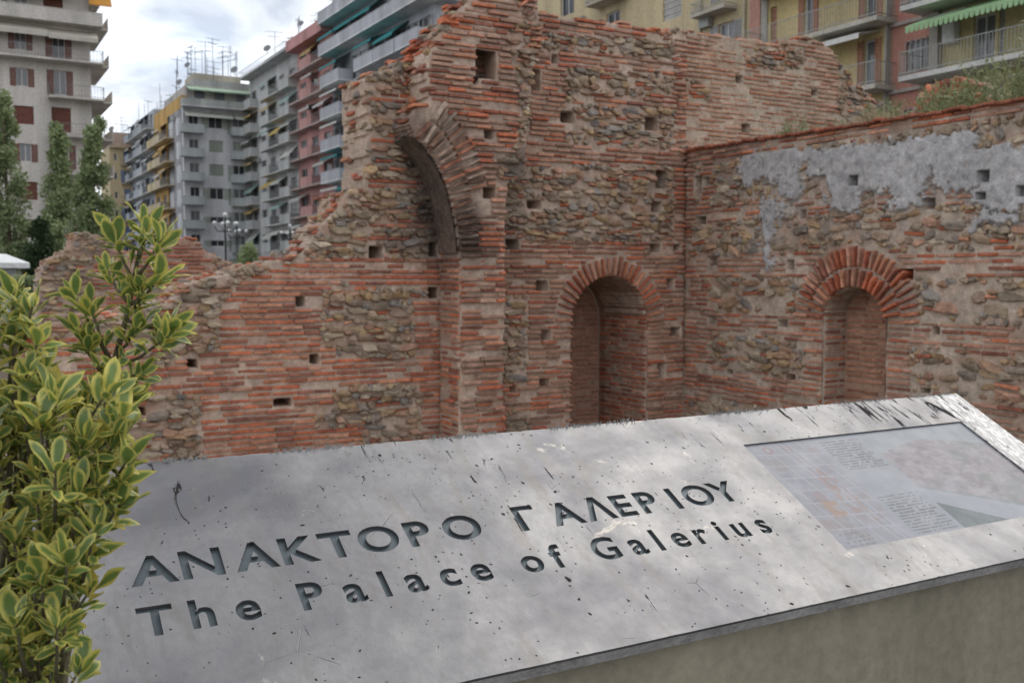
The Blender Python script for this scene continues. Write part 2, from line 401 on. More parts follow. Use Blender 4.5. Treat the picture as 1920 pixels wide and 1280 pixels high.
    def mat_of(s, r):
        u, v, L, h, d, dep, ang, c, k = r
        P = s.world(u, v, d); R = s.rot() @ Matrix.Rotation(-ang, 3, 'Y')
        return Matrix.Translation(P.tolist()) @ R.to_4x4() @ Matrix.Diagonal((L, dep, h, 1)), c, k
    def flush(s, limit=300, vis=(0, 1920, -60, 900)):
        for name, lst, VV, MM, mm in (('brick', s.bricks, BV, BM, M_BRICK_A), ('stone', s.stones, SV, SM, M_STONE_A)):
            if not lst: continue
            sc = []
            for r in lst:
                px, py = project(s.world(r[0], r[1], 0.0)); t = (s.world(r[0], r[1], 0.0)-C0)@FW
                sc.append((r[2]*r[3]/t/t)*(1 if vis[0] < px < vis[1] and vis[2] < py < vis[3] and r[4] < 1.2 else .01))
            order = np.argsort(-np.array(sc)); rest = order[limit:]
            for i in order[:limit]:
                M, c, k = s.mat_of(lst[i]); o = link(name, MM[k], s.thing); o.matrix_basis = M; o.color = (*c, 1)
            if len(rest):
                Vs = []; Fs = []; Cs = []; b = 0; Ts = []
                for i in rest:
                    M, c, k = s.mat_of(lst[i]); A = np.array(M); v = VV[k][0]@A[:3, :3].T+A[:3, 3]
                    Vs.append(v); Fs.append(VV[k][1]+b); b += len(v); Cs.append(np.broadcast_to(np.array(c), (len(v), 3)))
                F = np.concatenate(Fs); V = np.concatenate(Vs); Cc = np.concatenate(Cs)
                tri = F[F[:, 2] == F[:, 3]]; quad = F[F[:, 2] != F[:, 3]]
                F3 = np.concatenate([tri[:, :3], quad[:, :3], quad[:, [0, 2, 3]]])
                me = np_mesh('small_'+name+'s', V, F3, mm, False, Cc)
                tag(link('small_'+name+'s', me, s.thing), kind='stuff')
        s.bricks = []; s.stones = []
def zoner(wall, outline, layers, default=1, jag=5.0, clip=None, seed=1, block=.45):
    """zone code per (u,v) from pixel polygons with a ragged edge; layers = [(code, poly)]"""
    def z(u, v):
        u = np.asarray(u, float); v = np.asarray(v, float)
        px, py = wall.pix(u, v)
        nx = (fbm(u*3.1, v*3.1, seed+50, 3)-.5)*2*jag; ny = (fbm(u*3.1+31, v*3.1+7, seed+60, 3)-.5)*2*jag
        bx = (vnoise(np.floor(u*9), np.floor(v*11.7)*1.0, seed+3)-.5)*jag*block
        r = np.where(inpoly(px+nx+bx, py+ny, outline), default, 0)
        for code, poly in layers:
            jj = 1.0
            r = np.where((r > 0) & inpoly(px+nx*jj, py+ny*.6*jj, poly), code, r)
        if clip: r = np.where(clip(u, v), r, 0)
        return r
    return z
# ------------------------------------------------------------------ ground: paving by the panel, sunken dig floor, street level beyond
FLOOR = -2.4
M_GROUND = smat('dry_earth', (.33, .28, .22), .95, .3, 1.2, .8, fine=30)
M_PAVE = smat('street_asphalt', (.12, .12, .12), .9, .2, .6, .3, fine=25)
def ground():
    g = MB(); X0, X1, Y0, Y1 = -45, 13.6, 3.6, 44
    B = 3000
    def q(a, b, z, mi=0): g.add([(a[0],a[1],z),(b[0],a[1],z),(b[0],b[1],z),(a[0],b[1],z)], [(0,1,2,3)], mi)
    q((-B, -B), (B, Y0), 0, 1); q((-B, Y1), (B, B), 0, 1); q((-B, Y0), (X0, Y1), 0, 1); q((X1, Y0), (B, Y1), 0, 1)
    n = 60; xs = np.linspace(X0, X1, n); ys = np.linspace(Y0, Y1, n); b = len(g.v)
    for y in ys:
        for x in xs: g.v.append((x, y, FLOOR+.12*(random.random()-.5)))
    for j in range(n-1):
        for i in range(n-1): g.f.append((b+j*n+i, b+j*n+i+1, b+(j+1)*n+i+1, b+(j+1)*n+i)); g.m.append(0)
    def w(a, c): g.add([(a[0],a[1],FLOOR-.2),(c[0],c[1],FLOOR-.2),(c[0],c[1],0),(a[0],a[1],0)], [(0,1,2,3)], 0)
    w((X1, Y0), (X0, Y0)); w((X0, Y0), (X0, Y1)); w((X0, Y1), (X1, Y1)); w((X1, Y1), (X1, Y0))
    o = g.build('ground', [M_GROUND, M_PAVE]); tag(o, kind='structure')
ground()
# ------------------------------------------------------------------ the ruin
YW, XR = 14.0, 11.7
VR = (FLOOR-.1, 7.4)
def px_poly(o, s, pts): return [(o[0]+x*s, o[1]+y*s) for x, y in pts]
XP = on_y(824, 500, YW)[0]; YP = on_x(860, 600, XP)[1]        # pier side plane and pier front plane
HOLES = [(705,474,20,18),(820,468,20,20),(822,360,15,14),(565,566,13,14),(590,674,15,12),(361,681,13,12),(814,549,18,14),(834,635,14,14),
         (836,729,10,10),(86,685,14,12),(265,772,10,9),(530,754,26,8),(648,300,0,0)]
# low stepped wall on the left
low = empty('stepped_ruin_wall', (3.5, YW, FLOOR), 'low broken brick and rubble wall stepping up beside the bush', 'ruin wall')
wl = Wall(low, 'M', YW); wl.ur = (-1.2, XP); wl.vr = VR; wl.holes = HOLES[:12]
out_low = [(0,1200),(40,640),(60,612),(120,602),(200,592),(290,575),(325,562),(345,535),(400,522),(440,505),(500,494),(560,478),(588,455),(598,425),(640,397),(645,366),(688,352),(694,300),(690,141),(740,132),(776,106),(832,86),(900,60),(900,1200)]
lay_low = [(2, [(408,578),(445,524),(560,486),(660,486),(660,522),(607,545),(607,590),(603,645),(632,655),(632,692),(625,772),(592,782),(592,930),(378,930),(372,738),(250,738),(20,735),(20,640),(120,632),(250,645),(285,690),(408,655)]),
           (2, [(632,672),(830,672),(830,722),(632,722)]), (2, [(560,482),(830,486),(830,545),(664,540),(600,500)]),
           (2, [(690,252),(830,252),(830,272),(690,272)]), (2, [(640,338),(830,330),(830,352),(690,356),(640,370)]), (2, [(690,175),(830,175),(830,190),(690,190)]),
           (2, [(770,560),(860,560),(860,1100),(770,1100),(790,800)]), (2, [(690,415),(830,415),(830,428),(690,428)]),
           (2, [(592,800),(680,800),(680,860),(592,860)])]
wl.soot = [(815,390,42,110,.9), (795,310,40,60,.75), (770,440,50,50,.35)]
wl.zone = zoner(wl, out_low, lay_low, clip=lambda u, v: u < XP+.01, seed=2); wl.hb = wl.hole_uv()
wl.core('mortar_core', T=1.1); wl.lay_bricks((2,), th=.05, out=(.0, .022)); wl.lay_stones((1,), proud=(.015, .06)); wl.top_rubble(.4); wl.side_rubble(.5); wl.flush()
# wall with the lunette panel and the arched niche
nl, nv = wl.uv(1072, 606); nr, _ = wl.uv(1214, 606); ncu = (nl+nr)/2; nR = (nr-nl)/2; ND = 1.5
mid = empty('niche_ruin_wall', ((XP+XR)/2, YW, FLOOR), 'tall ruin wall with a rounded panel on top and a deep arched niche below', 'ruin wall')
wm = Wall(mid, 'M', YW); wm.ur = (XP, XR); wm.vr = VR
wm.holes = [(1001,150,18,34),(1040,110,8,14),(1222,232,20,22),(1241,337,15,28),(1233,140,8,11),(1233,388,15,18),(1001,382,20,13),(1065,220,20,18),
            (962,458,18,13),(1017,535,18,13),(1230,465,16,12),(1270,465,10,9),(1024,628,13,13),(1021,716,14,9),(1241,693,9,20),(1268,622,15,11),(1258,531,9,13),(962,730,8,8)]
def niche_mask(u, v, cu, sv, R, rise): 
    du = np.abs(u-cu)/R
    return (du < 1) & (v < sv+rise*np.sqrt(np.clip(1-du*du, 0, 1)))
out_mid = [(780,1200),(780,130),(900,60),(1005,22),(1060,34),(1180,48),(1250,60),(1262,52),(1310,60),(1340,1200)]
lay_mid = [(2, [(990,20),(1260,50),(1260,78),(990,62)]), (2, [(995,88),(1300,112),(1300,150),(1235,140),(1060,128),(1060,190),(1300,172),(1300,205),(1060,196),(1060,268),(990,268)]),
           (2, [(980,262),(1300,282),(1300,316),(1100,308),(980,312)]), (2, [(780,452),(1340,452),(1340,1100),(780,1100)]),
           (1, [(935,555),(990,555),(985,720),(935,720)]), (1, [(950,770),(990,770),(990,830),(950,830)]), (2, [(1262,60),(1340,60),(1340,1100),(1262,1100)])]
zb = zoner(wm, out_mid, lay_mid, clip=lambda u, v: (u >= XP-.01) & (u <= XR+.01), seed=7)
wm.zone = lambda u, v: np.where(niche_mask(np.asarray(u, float), np.asarray(v, float), ncu, nv, nR, nR), 0, zb(u, v))
wm.hb = wm.hole_uv(); wm.soot = [(1130,590,60,60,.25), (950,420,30,120,.35)]
wm.core('mortar_core', T=1.3)
# ring of radial bricks round the niche leaves its own band free
ring = lambda u, v: (np.hypot(u-ncu, v-nv) < nR+.36) & (v > nv)
zfull = wm.zone; wm.zone = lambda u, v: np.where(ring(np.asarray(u, float), np.asarray(v, float)), 9, zfull(u, v))
wm.lay_bricks((2, 4), th=.05, out=(.0, .04), skip=.07, paint=lambda u, v: None if rng.random() < .45 else (.46, .25, .17) if rng.random() < .6 else (.36, .21, .15)); wm.lay_stones((1,), proud=(.0, .05), prob=.9)
wm.zone = zfull
wm.voussoirs([(ncu+nR*math.cos(t), nv+nR*math.sin(t)) for t in np.linspace(math.pi, 0, 30)], .34, .1, d=.08, dep=.3)
rp = [wm.uv(x, y) for x, y in ((1300,330),(1287,260),(1285,180),(1279,120),(1266,78),(1246,48))]
wm.voussoirs(rp, .2, .1, d=.11, dep=.3, jit=.06, cols=((.36,.20,.14),(.48,.33,.25),(.26,.16,.12),(.47,.22,.14),(.42,.19,.12),(.50,.38,.30),(.50,.21,.13)))
wm.top_rubble(.35, brickp=.6)
def niche(wall_in, parent, frame, cu, sv, R, rise, depth, floor_v, jamb_side, back_cols):
    """mortar lining of a niche (back, jambs, vault) plus bricks on the back"""
    n = 28; prof = [(cu-R, floor_v)]+[(cu-R, floor_v+(sv-floor_v)*k/6) for k in range(1, 6)]
    prof += [(cu-R*math.cos(t), sv+rise*math.sin(t)) for t in np.linspace(0, math.pi, n)]
    prof += [(cu+R, sv-(sv-floor_v)*k/6) for k in range(1, 7)]
    P = np.array(prof); k = len(P); lay = 10; Vs = []; F = []; Cc = []
    for l in range(lay+1):
        d = depth*l/lay; s_ = 1+.004*l; w = .02*(rng.random((k, 1))-.5)
        Vs.append(wall_in.world(cu+(P[:, 0]-cu)*(1.004), P[:, 1], d)); Cc.append(np.array((.36, .24, .18))*rng.uniform(.7, 1.1, (k, 1)))
    for l in range(lay):
        for i in range(k-1): F.append((l*k+i, (l+1)*k+i, (l+1)*k+i+1, l*k+i+1))
    me = np_mesh('niche_lining', np.concatenate(Vs), F, M_MORTAR, False, np.concatenate(Cc)); link('niche_lining', me, parent)
    g = MB(); b = [tuple(wall_in.world(p[0], p[1], depth)) for p in prof]; g.v = b; g.f = [tuple(range(k))]; g.m = [0]
    me = g.mesh('niche_back', M_MORTAR); ca = me.color_attributes.new('Col', 'FLOAT_COLOR', 'POINT')
    ca.data.foreach_set('color', np.tile(np.array([.40, .26, .19, 1], np.float32), k)); link('niche_back', me, parent)
niche(wm, mid, 'M', ncu, nv, nR, nR, ND, FLOOR, 1, None)
wm.flush()
# bricks on the back and on the visible jamb of the niche
nb = Wall(mid, 'M', YW+ND); nb.ur = (nl, nr); nb.vr = (FLOOR, nv+nR); nb.hb = []
nb.zone = lambda u, v: np.where(niche_mask(u, v, ncu, nv, nR-.02, nR-.02), 2, 0)
nb.lay_bricks((2,), out=(.014, .03), paint=lambda u, v: (.44, .22, .15))
nj = Wall(mid, 'R', nr, YW+ND); nj.ur = (0.0, ND-.02); nj.vr = (FLOOR, nv+.05); nj.hb = []
nj.zone = lambda u, v: np.where((u > 0) & (u < ND), 2, 0); nj.lay_bricks((2,), out=(.0, .03))
nb.flush(60); nj.flush(100)
# pier with the stump of a vault
pier = empty('vault_pier', (XP+.6, YP, FLOOR), 'projecting brick pier with a square opening and a blackened broken vault stump', 'ruin pier')
wp = Wall(pier, 'M', YP); wp.ur = (wp.uv(750, 300)[0], wp.uv(1020, 300)[0]); wp.vr = (FLOOR-.1, 7.2)
wp.holes = [(912,122,30,46),(919,253,14,14),(919,362,18,15),(893,150,6,12)]
arc = [(862,470),(858,430),(850,390),(838,345),(822,308),(800,275),(778,256)]
out_p = [(862,1300)]+arc+[(768,232),(782,200),(806,190),(800,140),(806,105),(832,60),(850,36),(872,12),(905,-8),(960,-14),(1004,2),(1012,40),(1002,110),(992,200),(985,330),(952,345),(946,420),(944,1300)]
lay_p = [(1, [(950,60),(1010,20),(1010,330),(960,330),(975,200)]), (1, [(930,300),(985,290),(985,345),(930,345)]), (4, [(862,560),(944,560),(944,1300),(862,1300)])]
zp = zoner(wp, out_p, lay_p, default=2, jag=3.0, seed=11, block=0); wp.hb = wp.hole_uv()
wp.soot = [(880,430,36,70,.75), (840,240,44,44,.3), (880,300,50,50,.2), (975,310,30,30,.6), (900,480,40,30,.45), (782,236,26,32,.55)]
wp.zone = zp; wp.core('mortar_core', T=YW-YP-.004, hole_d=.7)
arc_uv = [wp.uv(x, y) for x, y in arc]
def near_arc(u, v):
    m = np.full(np.shape(u), 9.0)
    for i in range(len(arc_uv)-1):
        a = np.array(arc_uv[i]); b = np.array(arc_uv[i+1]); ab = b-a; t = np.clip(((u-a[0])*ab[0]+(v-a[1])*ab[1])/(ab@ab), 0, 1)
        m = np.minimum(m, np.hypot(u-a[0]-t*ab[0], v-a[1]-t*ab[1]))
    return m
va = arc_uv[1][1]
wp.zone = lambda u, v: np.where((near_arc(np.asarray(u, float), np.asarray(v, float)) < .62) & (np.asarray(v) > va+.25), 8, zp(u, v))
wp.lay_bricks((2, 4), th=.05, out=(.0, .06), skip=.06, warp=.03, paint=lambda u, v: None if rng.random() < .5 else (.44, .27, .20)); wp.lay_stones((1,), proud=(.0, .08))
wp.zone = zp
wp.voussoirs(arc_uv[::-1], .34, .095, d=.05, dep=.34, jit=.12, cols=((.36,.20,.14),(.48,.33,.25),(.26,.16,.12),(.47,.22,.14),(.42,.19,.12),(.50,.38,.30),(.50,.21,.13)))
up2 = [(p[0]+.24, p[1]+.27) for p in arc_uv[2:]]
wp.voussoirs(up2[::-1], .34, .09, d=.08, dep=.34, jit=.14, cols=((.36,.20,.14),(.48,.33,.25),(.26,.16,.12),(.47,.22,.14),(.42,.19,.12),(.50,.38,.30),(.50,.21,.13)))
wp.voussoirs([wp.uv(x, y) for x, y in ((1008,120),(1013,60),(1004,22),(985,-4))][::1], .2, .1, d=.14, dep=.4, jit=.08, cols=((.36,.20,.14),(.48,.33,.25),(.26,.16,.12),(.47,.22,.14),(.42,.19,.12),(.50,.38,.30),(.50,.21,.13)))
wp.top_rubble(.5, deep=1.0, brickp=.6); wp.side_uv = [q for q in wp.side_uv if q[1] > arc_uv[-1][1]]; wp.side_rubble(.55, brickp=.6); wp.flush()
# smooth blackened soffit of the stump
def soffit():
    A = np.array(arc_uv); t = np.linspace(0, len(A)-1, 40); i = np.minimum(t.astype(int), len(A)-2); f = (t-i)[:, None]
    def cr(k): return A[np.clip(k, 0, len(A)-1)]
    p0, p1, p2, p3 = cr(i-1), cr(i), cr(i+1), cr(i+2); Q = .5*((2*p1)+(-p0+p2)*f+(2*p0-5*p1+4*p2-p3)*f**2+(-p0+3*p1-3*p2+p3)*f**3)
    n = 14; Vs = []; F = []; Cc = []; k = len(Q)
    for l in range(n):
        d = .02+(YW-YP-.03)*l/(n-1); w = .012*(rng.random((k, 2))-.5); q = Q+np.array([-.045, -.03])+w; Vs.append(wp.world(q[:, 0], q[:, 1], d))
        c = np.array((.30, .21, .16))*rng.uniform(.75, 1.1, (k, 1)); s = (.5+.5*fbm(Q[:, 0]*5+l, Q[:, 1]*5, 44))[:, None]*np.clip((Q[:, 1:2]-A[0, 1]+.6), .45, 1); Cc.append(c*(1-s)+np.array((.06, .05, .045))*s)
    for l in range(n-1):
        for j in range(k-1): F.append((l*k+j, l*k+j+1, (l+1)*k+j+1, (l+1)*k+j))
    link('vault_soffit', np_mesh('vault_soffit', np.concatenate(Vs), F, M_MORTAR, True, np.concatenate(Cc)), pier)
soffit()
wq = Wall(pier, 'R', XP, YW); wq.ur = (0.0, YW-YP-.02); wq.vr = (FLOOR, wp.uv(862, 480)[1]); wq.hb = []
wq.holes = [(834,635,14,14),(836,729,10,10),(820,552,14,14)]; wq.hb = wq.hole_uv()
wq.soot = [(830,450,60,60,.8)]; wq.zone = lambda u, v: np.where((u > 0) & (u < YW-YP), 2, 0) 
wq.lay_bricks((2,), out=(.0, .03)); wq.flush(150)
# rear wall, seen over the right-hand wall
rear = empty('rear_ruin_wall', (13.6, YW, 0), 'pale weathered brick wall with small beam holes rising behind the plastered wall', 'ruin wall')
wr = Wall(rear, 'M', YW+.02); wr.ur = (XR+.004, XR+5.6); wr.vr = (0, 7.2)
wr.holes = [(1386,149,11,13),(1528,173,9,10),(1399,240,12,13),(1510,30,0,0)][:3]
out_r = [(1200,1200),(1275,54),(1310,62),(1345,68),(1420,74),(1460,82),(1500,72),(1540,78),(1562,95),(1568,115),(1600,150),(1632,178),(1660,200),(1700,1200)]
lay_r = [(1, [(1400,92),(1505,92),(1505,128),(1400,128)]), (1, [(1570,110),(1720,150),(1720,260),(1575,250)]), (1, [(1290,150),(1330,150),(1330,190),(1290,190)])]
wr.zone = zoner(wr, out_r, lay_r, default=4, jag=4, seed=17, clip=lambda u, v: u > XR); wr.hb = wr.hole_uv()
wr.core('mortar_core', T=1.2, mcol=np.array((.50, .40, .31)))
wr.lay_bricks((4, 2), th=.045, out=(-.012, .014), skip=.0, paint=lambda u, v: (.47, .28, .19) if rng.random() < .6 else (.45, .21, .13)); wr.lay_stones((1,), proud=(-.01, .03)); wr.top_rubble(.35, brickp=.6); wr.flush()
# right-hand wall with plaster and niche
right = empty('plastered_ruin_wall', (XR, 10.5, FLOOR), 'thick wall with grey plaster remains, brick bands and an arched brick niche', 'ruin wall')
wR = Wall(right, 'R', XR, YW); wR.ur = (0.0, 8.6); wR.vr = (FLOOR-.1, 4.1)
wR.holes = [(1306,347,11,24),(1322,341,10,11),(1313,413,14,11),(1334,490,13,11),(1332,600,12,10),(1602,338,14,13),(1742,383,14,16),(1847,330,18,14),(1480,496,10,14),
            (1503,401,9,12),(1696,515,22,14),(1467,607,14,11),(1753,619,10,12),(1734,733,14,8),(1479,707,16,10),(1366,697,12,8),(1915,360,12,14),(1841,368,16,8)]
rl, rv = wR.uv(1543, 598); rr, _ = wR.uv(1661, 598); rcu = (rl+rr)/2; rR = (rr-rl)/2; rrise = rR*.86; RD = .5
O8, S8 = (1280, 240), .4219
plas = [px_poly(O8, S8, p) for p in (
    [(225,112),(380,88),(425,200),(382,245),(332,222),(290,262),(250,205)], [(400,110),(520,92),(525,330),(470,332),(410,230)],
    [(530,92),(760,80),(1090,28),(1110,130),(1080,230),(1062,330),(930,372),(940,268),(800,280),(790,372),(700,370),(650,340),(660,190),(560,165)],
    [(1108,60),(1300,50),(1312,262),(1140,282),(1098,200)], [(1310,182),(1560,200),(1580,330),(1400,372),(1300,352),(1288,280),(1330,262)], [(345,325),(425,330),(395,610),(352,600)],
    [(380,92),(560,85),(560,165),(400,200)], [(1060,32),(1330,8),(1330,80),(1100,92)], [(1290,110),(1400,80),(1560,70),(1570,225),(1300,205)], [(560,150),(680,150),(670,260),(560,200)], [(440,340),(470,340),(455,420),(430,420)], [(1290,380),(1470,370),(1480,420),(1300,430)])]
def zR(u, v):
    u = np.asarray(u, float); v = np.asarray(v, float); px, py = wR.pix(u, v)
    w1 = (fbm(u*2.7, v*3.5, 90, 4)-.5); top = 3.86-.012*u+.05*w1
    r = np.where(v < top, 1, 0)
    band = lambda a, b: (v+w1*.12 > a) & (v+w1*.12 < b)
    bu = fbm(u*.9, v*.3, 95, 2)
    br = band(2.58, 2.86) | band(1.58, 1.98) | band(.62, 1.02) | band(-.55, .02) | (v > 3.62+w1*.06) | (u+w1*.5 < .75) & (v < 3.9) & (fbm(u*3, v*1.3, 97) < .6)
    br |= (np.abs(u-rcu) < rR+.42+w1*.3) & (v < rv+.1) | (v < -.9)
    br &= ~((u > 1.1) & (v > 2.3) & (v < 3.0) & (px > 1560) & (px < 1640))
    r = np.where((r > 0) & br, 2, r)
    q = (fbm(u*5, v*5, 98, 5)-.5)*38+(fbm(u*22, v*22, 101, 3)-.5)*26; q2 = (fbm(u*5+11, v*5, 99, 5)-.5)*38+(fbm(u*22+5, v*22, 102, 3)-.5)*26
    for p in plas: r = np.where((r == 1) & inpoly(px+q, py+q2, p), 3, r)
    for p in plas: r = np.where((r == 2) & (v < 3.55) & inpoly(px+q*1.4, py+q2*1.4, p), 3, r)
    r = np.where(niche_mask(u, v, rcu, rv, rR, rrise), 0, r)
    return r
def washR(u, v):
    px, py = wR.pix(u, v); m = np.zeros(px.shape); q = (fbm(u*4, v*4, 198, 4)-.5)*50; q2 = (fbm(u*4+11, v*4, 199, 4)-.5)*50
    for dx, dy in ((0, 0), (26, 0), (-26, 0), (0, 22), (0, -20), (18, 40), (-18, 44), (0, 60)):
        k = np.zeros(px.shape, bool)
        for p in plas: k |= inpoly(px+q+dx, py+q2-dy, p)
        m += k/8
    return m
wR.wash = washR; wR.zone = zR; wR.hb = wR.hole_uv()
wR.core('mortar_core', step=.02, T=2.2, hole_d=1.6, plaster=(.49, .48, .485), mcol=np.array((.52, .425, .345)))
wR.zone = lambda u, v: np.where((np.hypot(np.asarray(u, float)-rcu, (np.asarray(v, float)-rv)) < rR+.58) & (np.asarray(v) > rv), 9, zR(u, v))
wR.lay_bricks((2,), th=.046, out=(-.01, .025), skip=.1, paint=lambda u, v: None if rng.random() < .55 else (.45, .25, .18)); wR.lay_stones((1,), proud=(-.02, .04), prob=.8, hs=(.07, .17), ws=(.13, .38), rotj=.18)
wR.zone = zR
th_ = np.linspace(math.pi, 0, 30)
wR.voussoirs([(rcu+rR*math.cos(t), rv+rrise*math.sin(t)) for t in th_], .27, .093, d=.06, dep=.3)
wR.voussoirs([(rcu+(rR+.29)*math.cos(t), rv+(rrise+.3)*math.sin(t)) for t in th_], .29, .093, d=.08, dep=.3)
for k in range(86):       # coping course along the top
    wR.brick(.05+k*.1, 3.875-.012*(k*.1)+rng.normal(0, .008), .098, .05, .1+rng.uniform(-.04, .03), .34, rng.normal(0, .03), (.34, .12, .075))
wR.top_rubble(.12, deep=1.9)
niche(wR, right, 'R', rcu, rv, rR, rrise, RD, FLOOR, -1, None); wR.flush()
kb = Wall(right, 'R', XR+RD, YW); kb.ur = (rl, rr); kb.vr = (FLOOR, rv+rrise); kb.hb = []
kb.zone = lambda u, v: np.where(niche_mask(u, v, rcu, rv, rR-.01, rrise-.01), 2, 0); kb.lay_bricks((2,), out=(.014, .035), paint=lambda u, v: (.47, .24, .16) if rng.random() < .7 else (.40, .18, .12)); kb.flush(80)
kj = Wall(right, 'M', YW-rl); kj.ur = (XR+.03, XR+RD); kj.vr = (FLOOR, rv); kj.hb = []
kj.zone = lambda u, v: np.where((u > XR) & (u < XR+RD), 2, 0); kj.lay_bricks((2,), out=(.0, .02)); kj.flush(60)
# stub of a brick arch standing on the ground behind the plastered wall
stub = empty('arch_fragment', (14.4, 8.6, 3), 'curved brick arch stub among weeds above the plastered wall', 'arch fragment')
ws = Wall(stub, 'R', XR+1.6, YW); ac, av = ws.uv(1775, 236); ws.ur = (ac-1.3, ac+1.3); ws.vr = (av-1.2, av+1.3); ws.hb = []
ws.zone = lambda u, v: np.where((np.hypot(np.asarray(u, float)-ac, np.asarray(v, float)-av) < .70+.06*(fbm(np.asarray(u)*5, np.asarray(v)*5, 4)-.5)) & ((np.hypot(np.asarray(u)-ac, np.asarray(v)-av) > .3) | (np.asarray(v) < av-.3)), 1, 0)
ws.core('mortar_core', T=.5)
ws.voussoirs([(ac+.42*math.cos(t), av+.42*math.sin(t)) for t in np.linspace(math.pi*.98, .05, 20)], .3, .1, d=.04, dep=.3); ws.flush()
# far ruin behind the bush
far = empty('far_ruin_mound', (5, 25, FLOOR), 'distant rounded stump of a rubble wall in front of the trees', 'ruin wall')
wf = Wall(far, 'M', 25.0); a0 = wf.uv(60, 560)[0]; a1 = wf.uv(330, 560)[0]; wf.ur = (a0, a1); wf.vr = (FLOOR, 3.3)
wf.zone = zoner(wf, [(70,1000),(72,560),(78,510),(92,484),(136,466),(142,440),(165,436),(190,444),(206,468),(250,476),(300,470),(330,520),(330,1000)], [(2, [(170,470),(330,470),(330,1000),(170,1000)])], seed=23); wf.hb = []
wf.core('mortar_core', step=.05, T=1.6, rough=.07, mcol=np.array((.47, .36, .29))); wf.lay_stones((1,), proud=(.0, .06)); wf.lay_bricks((2,), skip=.2, lens=(.25, .5), pitch=.11); wf.top_rubble(.3, size=(.1, .25)); wf.flush(300)
far2 = empty('far_brick_ruin', (11, 30, FLOOR), 'distant reddish brick ruin in front of the street facades', 'ruin wall')
wg = Wall(far2, 'M', 29.0); wg.ur = (wg.uv(285, 520)[0], wg.uv(520, 520)[0]); wg.vr = (FLOOR, 3.3)
wg.zone = zoner(wg, [(290,1000),(292,470),(312,452),(352,448),(372,456),(388,474),(432,490),(440,505),(470,520),(530,540),(530,1000)], [(2, [(290,440),(400,440),(400,1000),(290,1000)])], seed=29); wg.hb = []
wg.core('mortar_core', step=.05, T=2, rough=.07, mcol=np.array((.47, .33, .26))); wg.lay_stones((1,), proud=(.0, .05)); wg.lay_bricks((2,), skip=.15, lens=(.25, .5), pitch=.11); wg.top_rubble(.3, size=(.1, .25)); wg.flush(200)
# ------------------------------------------------------------------ the engraved panel
PL = .7; PHI, TAU = math.radians(-.96), math.radians(28.65)
PC = C0+PL*np.array([4.23269, 3.03490, -.55843])                      # back right corner
PEX = np.array([math.cos(PHI), math.sin(PHI), 0]); PEY = np.array([math.sin(PHI)*math.cos(TAU), -math.cos(PHI)*math.cos(TAU), -math.sin(TAU)])
PN = np.cross(PEX, -PEY)                                               # upward normal
def pst(px, py):
    r = ray(px, py); n = PN; t = ((PC-C0)@n)/(r@n); q = C0+r*t-PC; return q@PEX, q@PEY
PLEN = 4.32*PL; TH = .036; SH = .007
pan = empty('engraved_panel', tuple((PC+PEX*(-PLEN/2)+PEY*PL/2)*np.array([1, 1, 0])), 'sloping weathered grey reading panel engraved The Palace of Galerius on a beige plinth', 'panel')
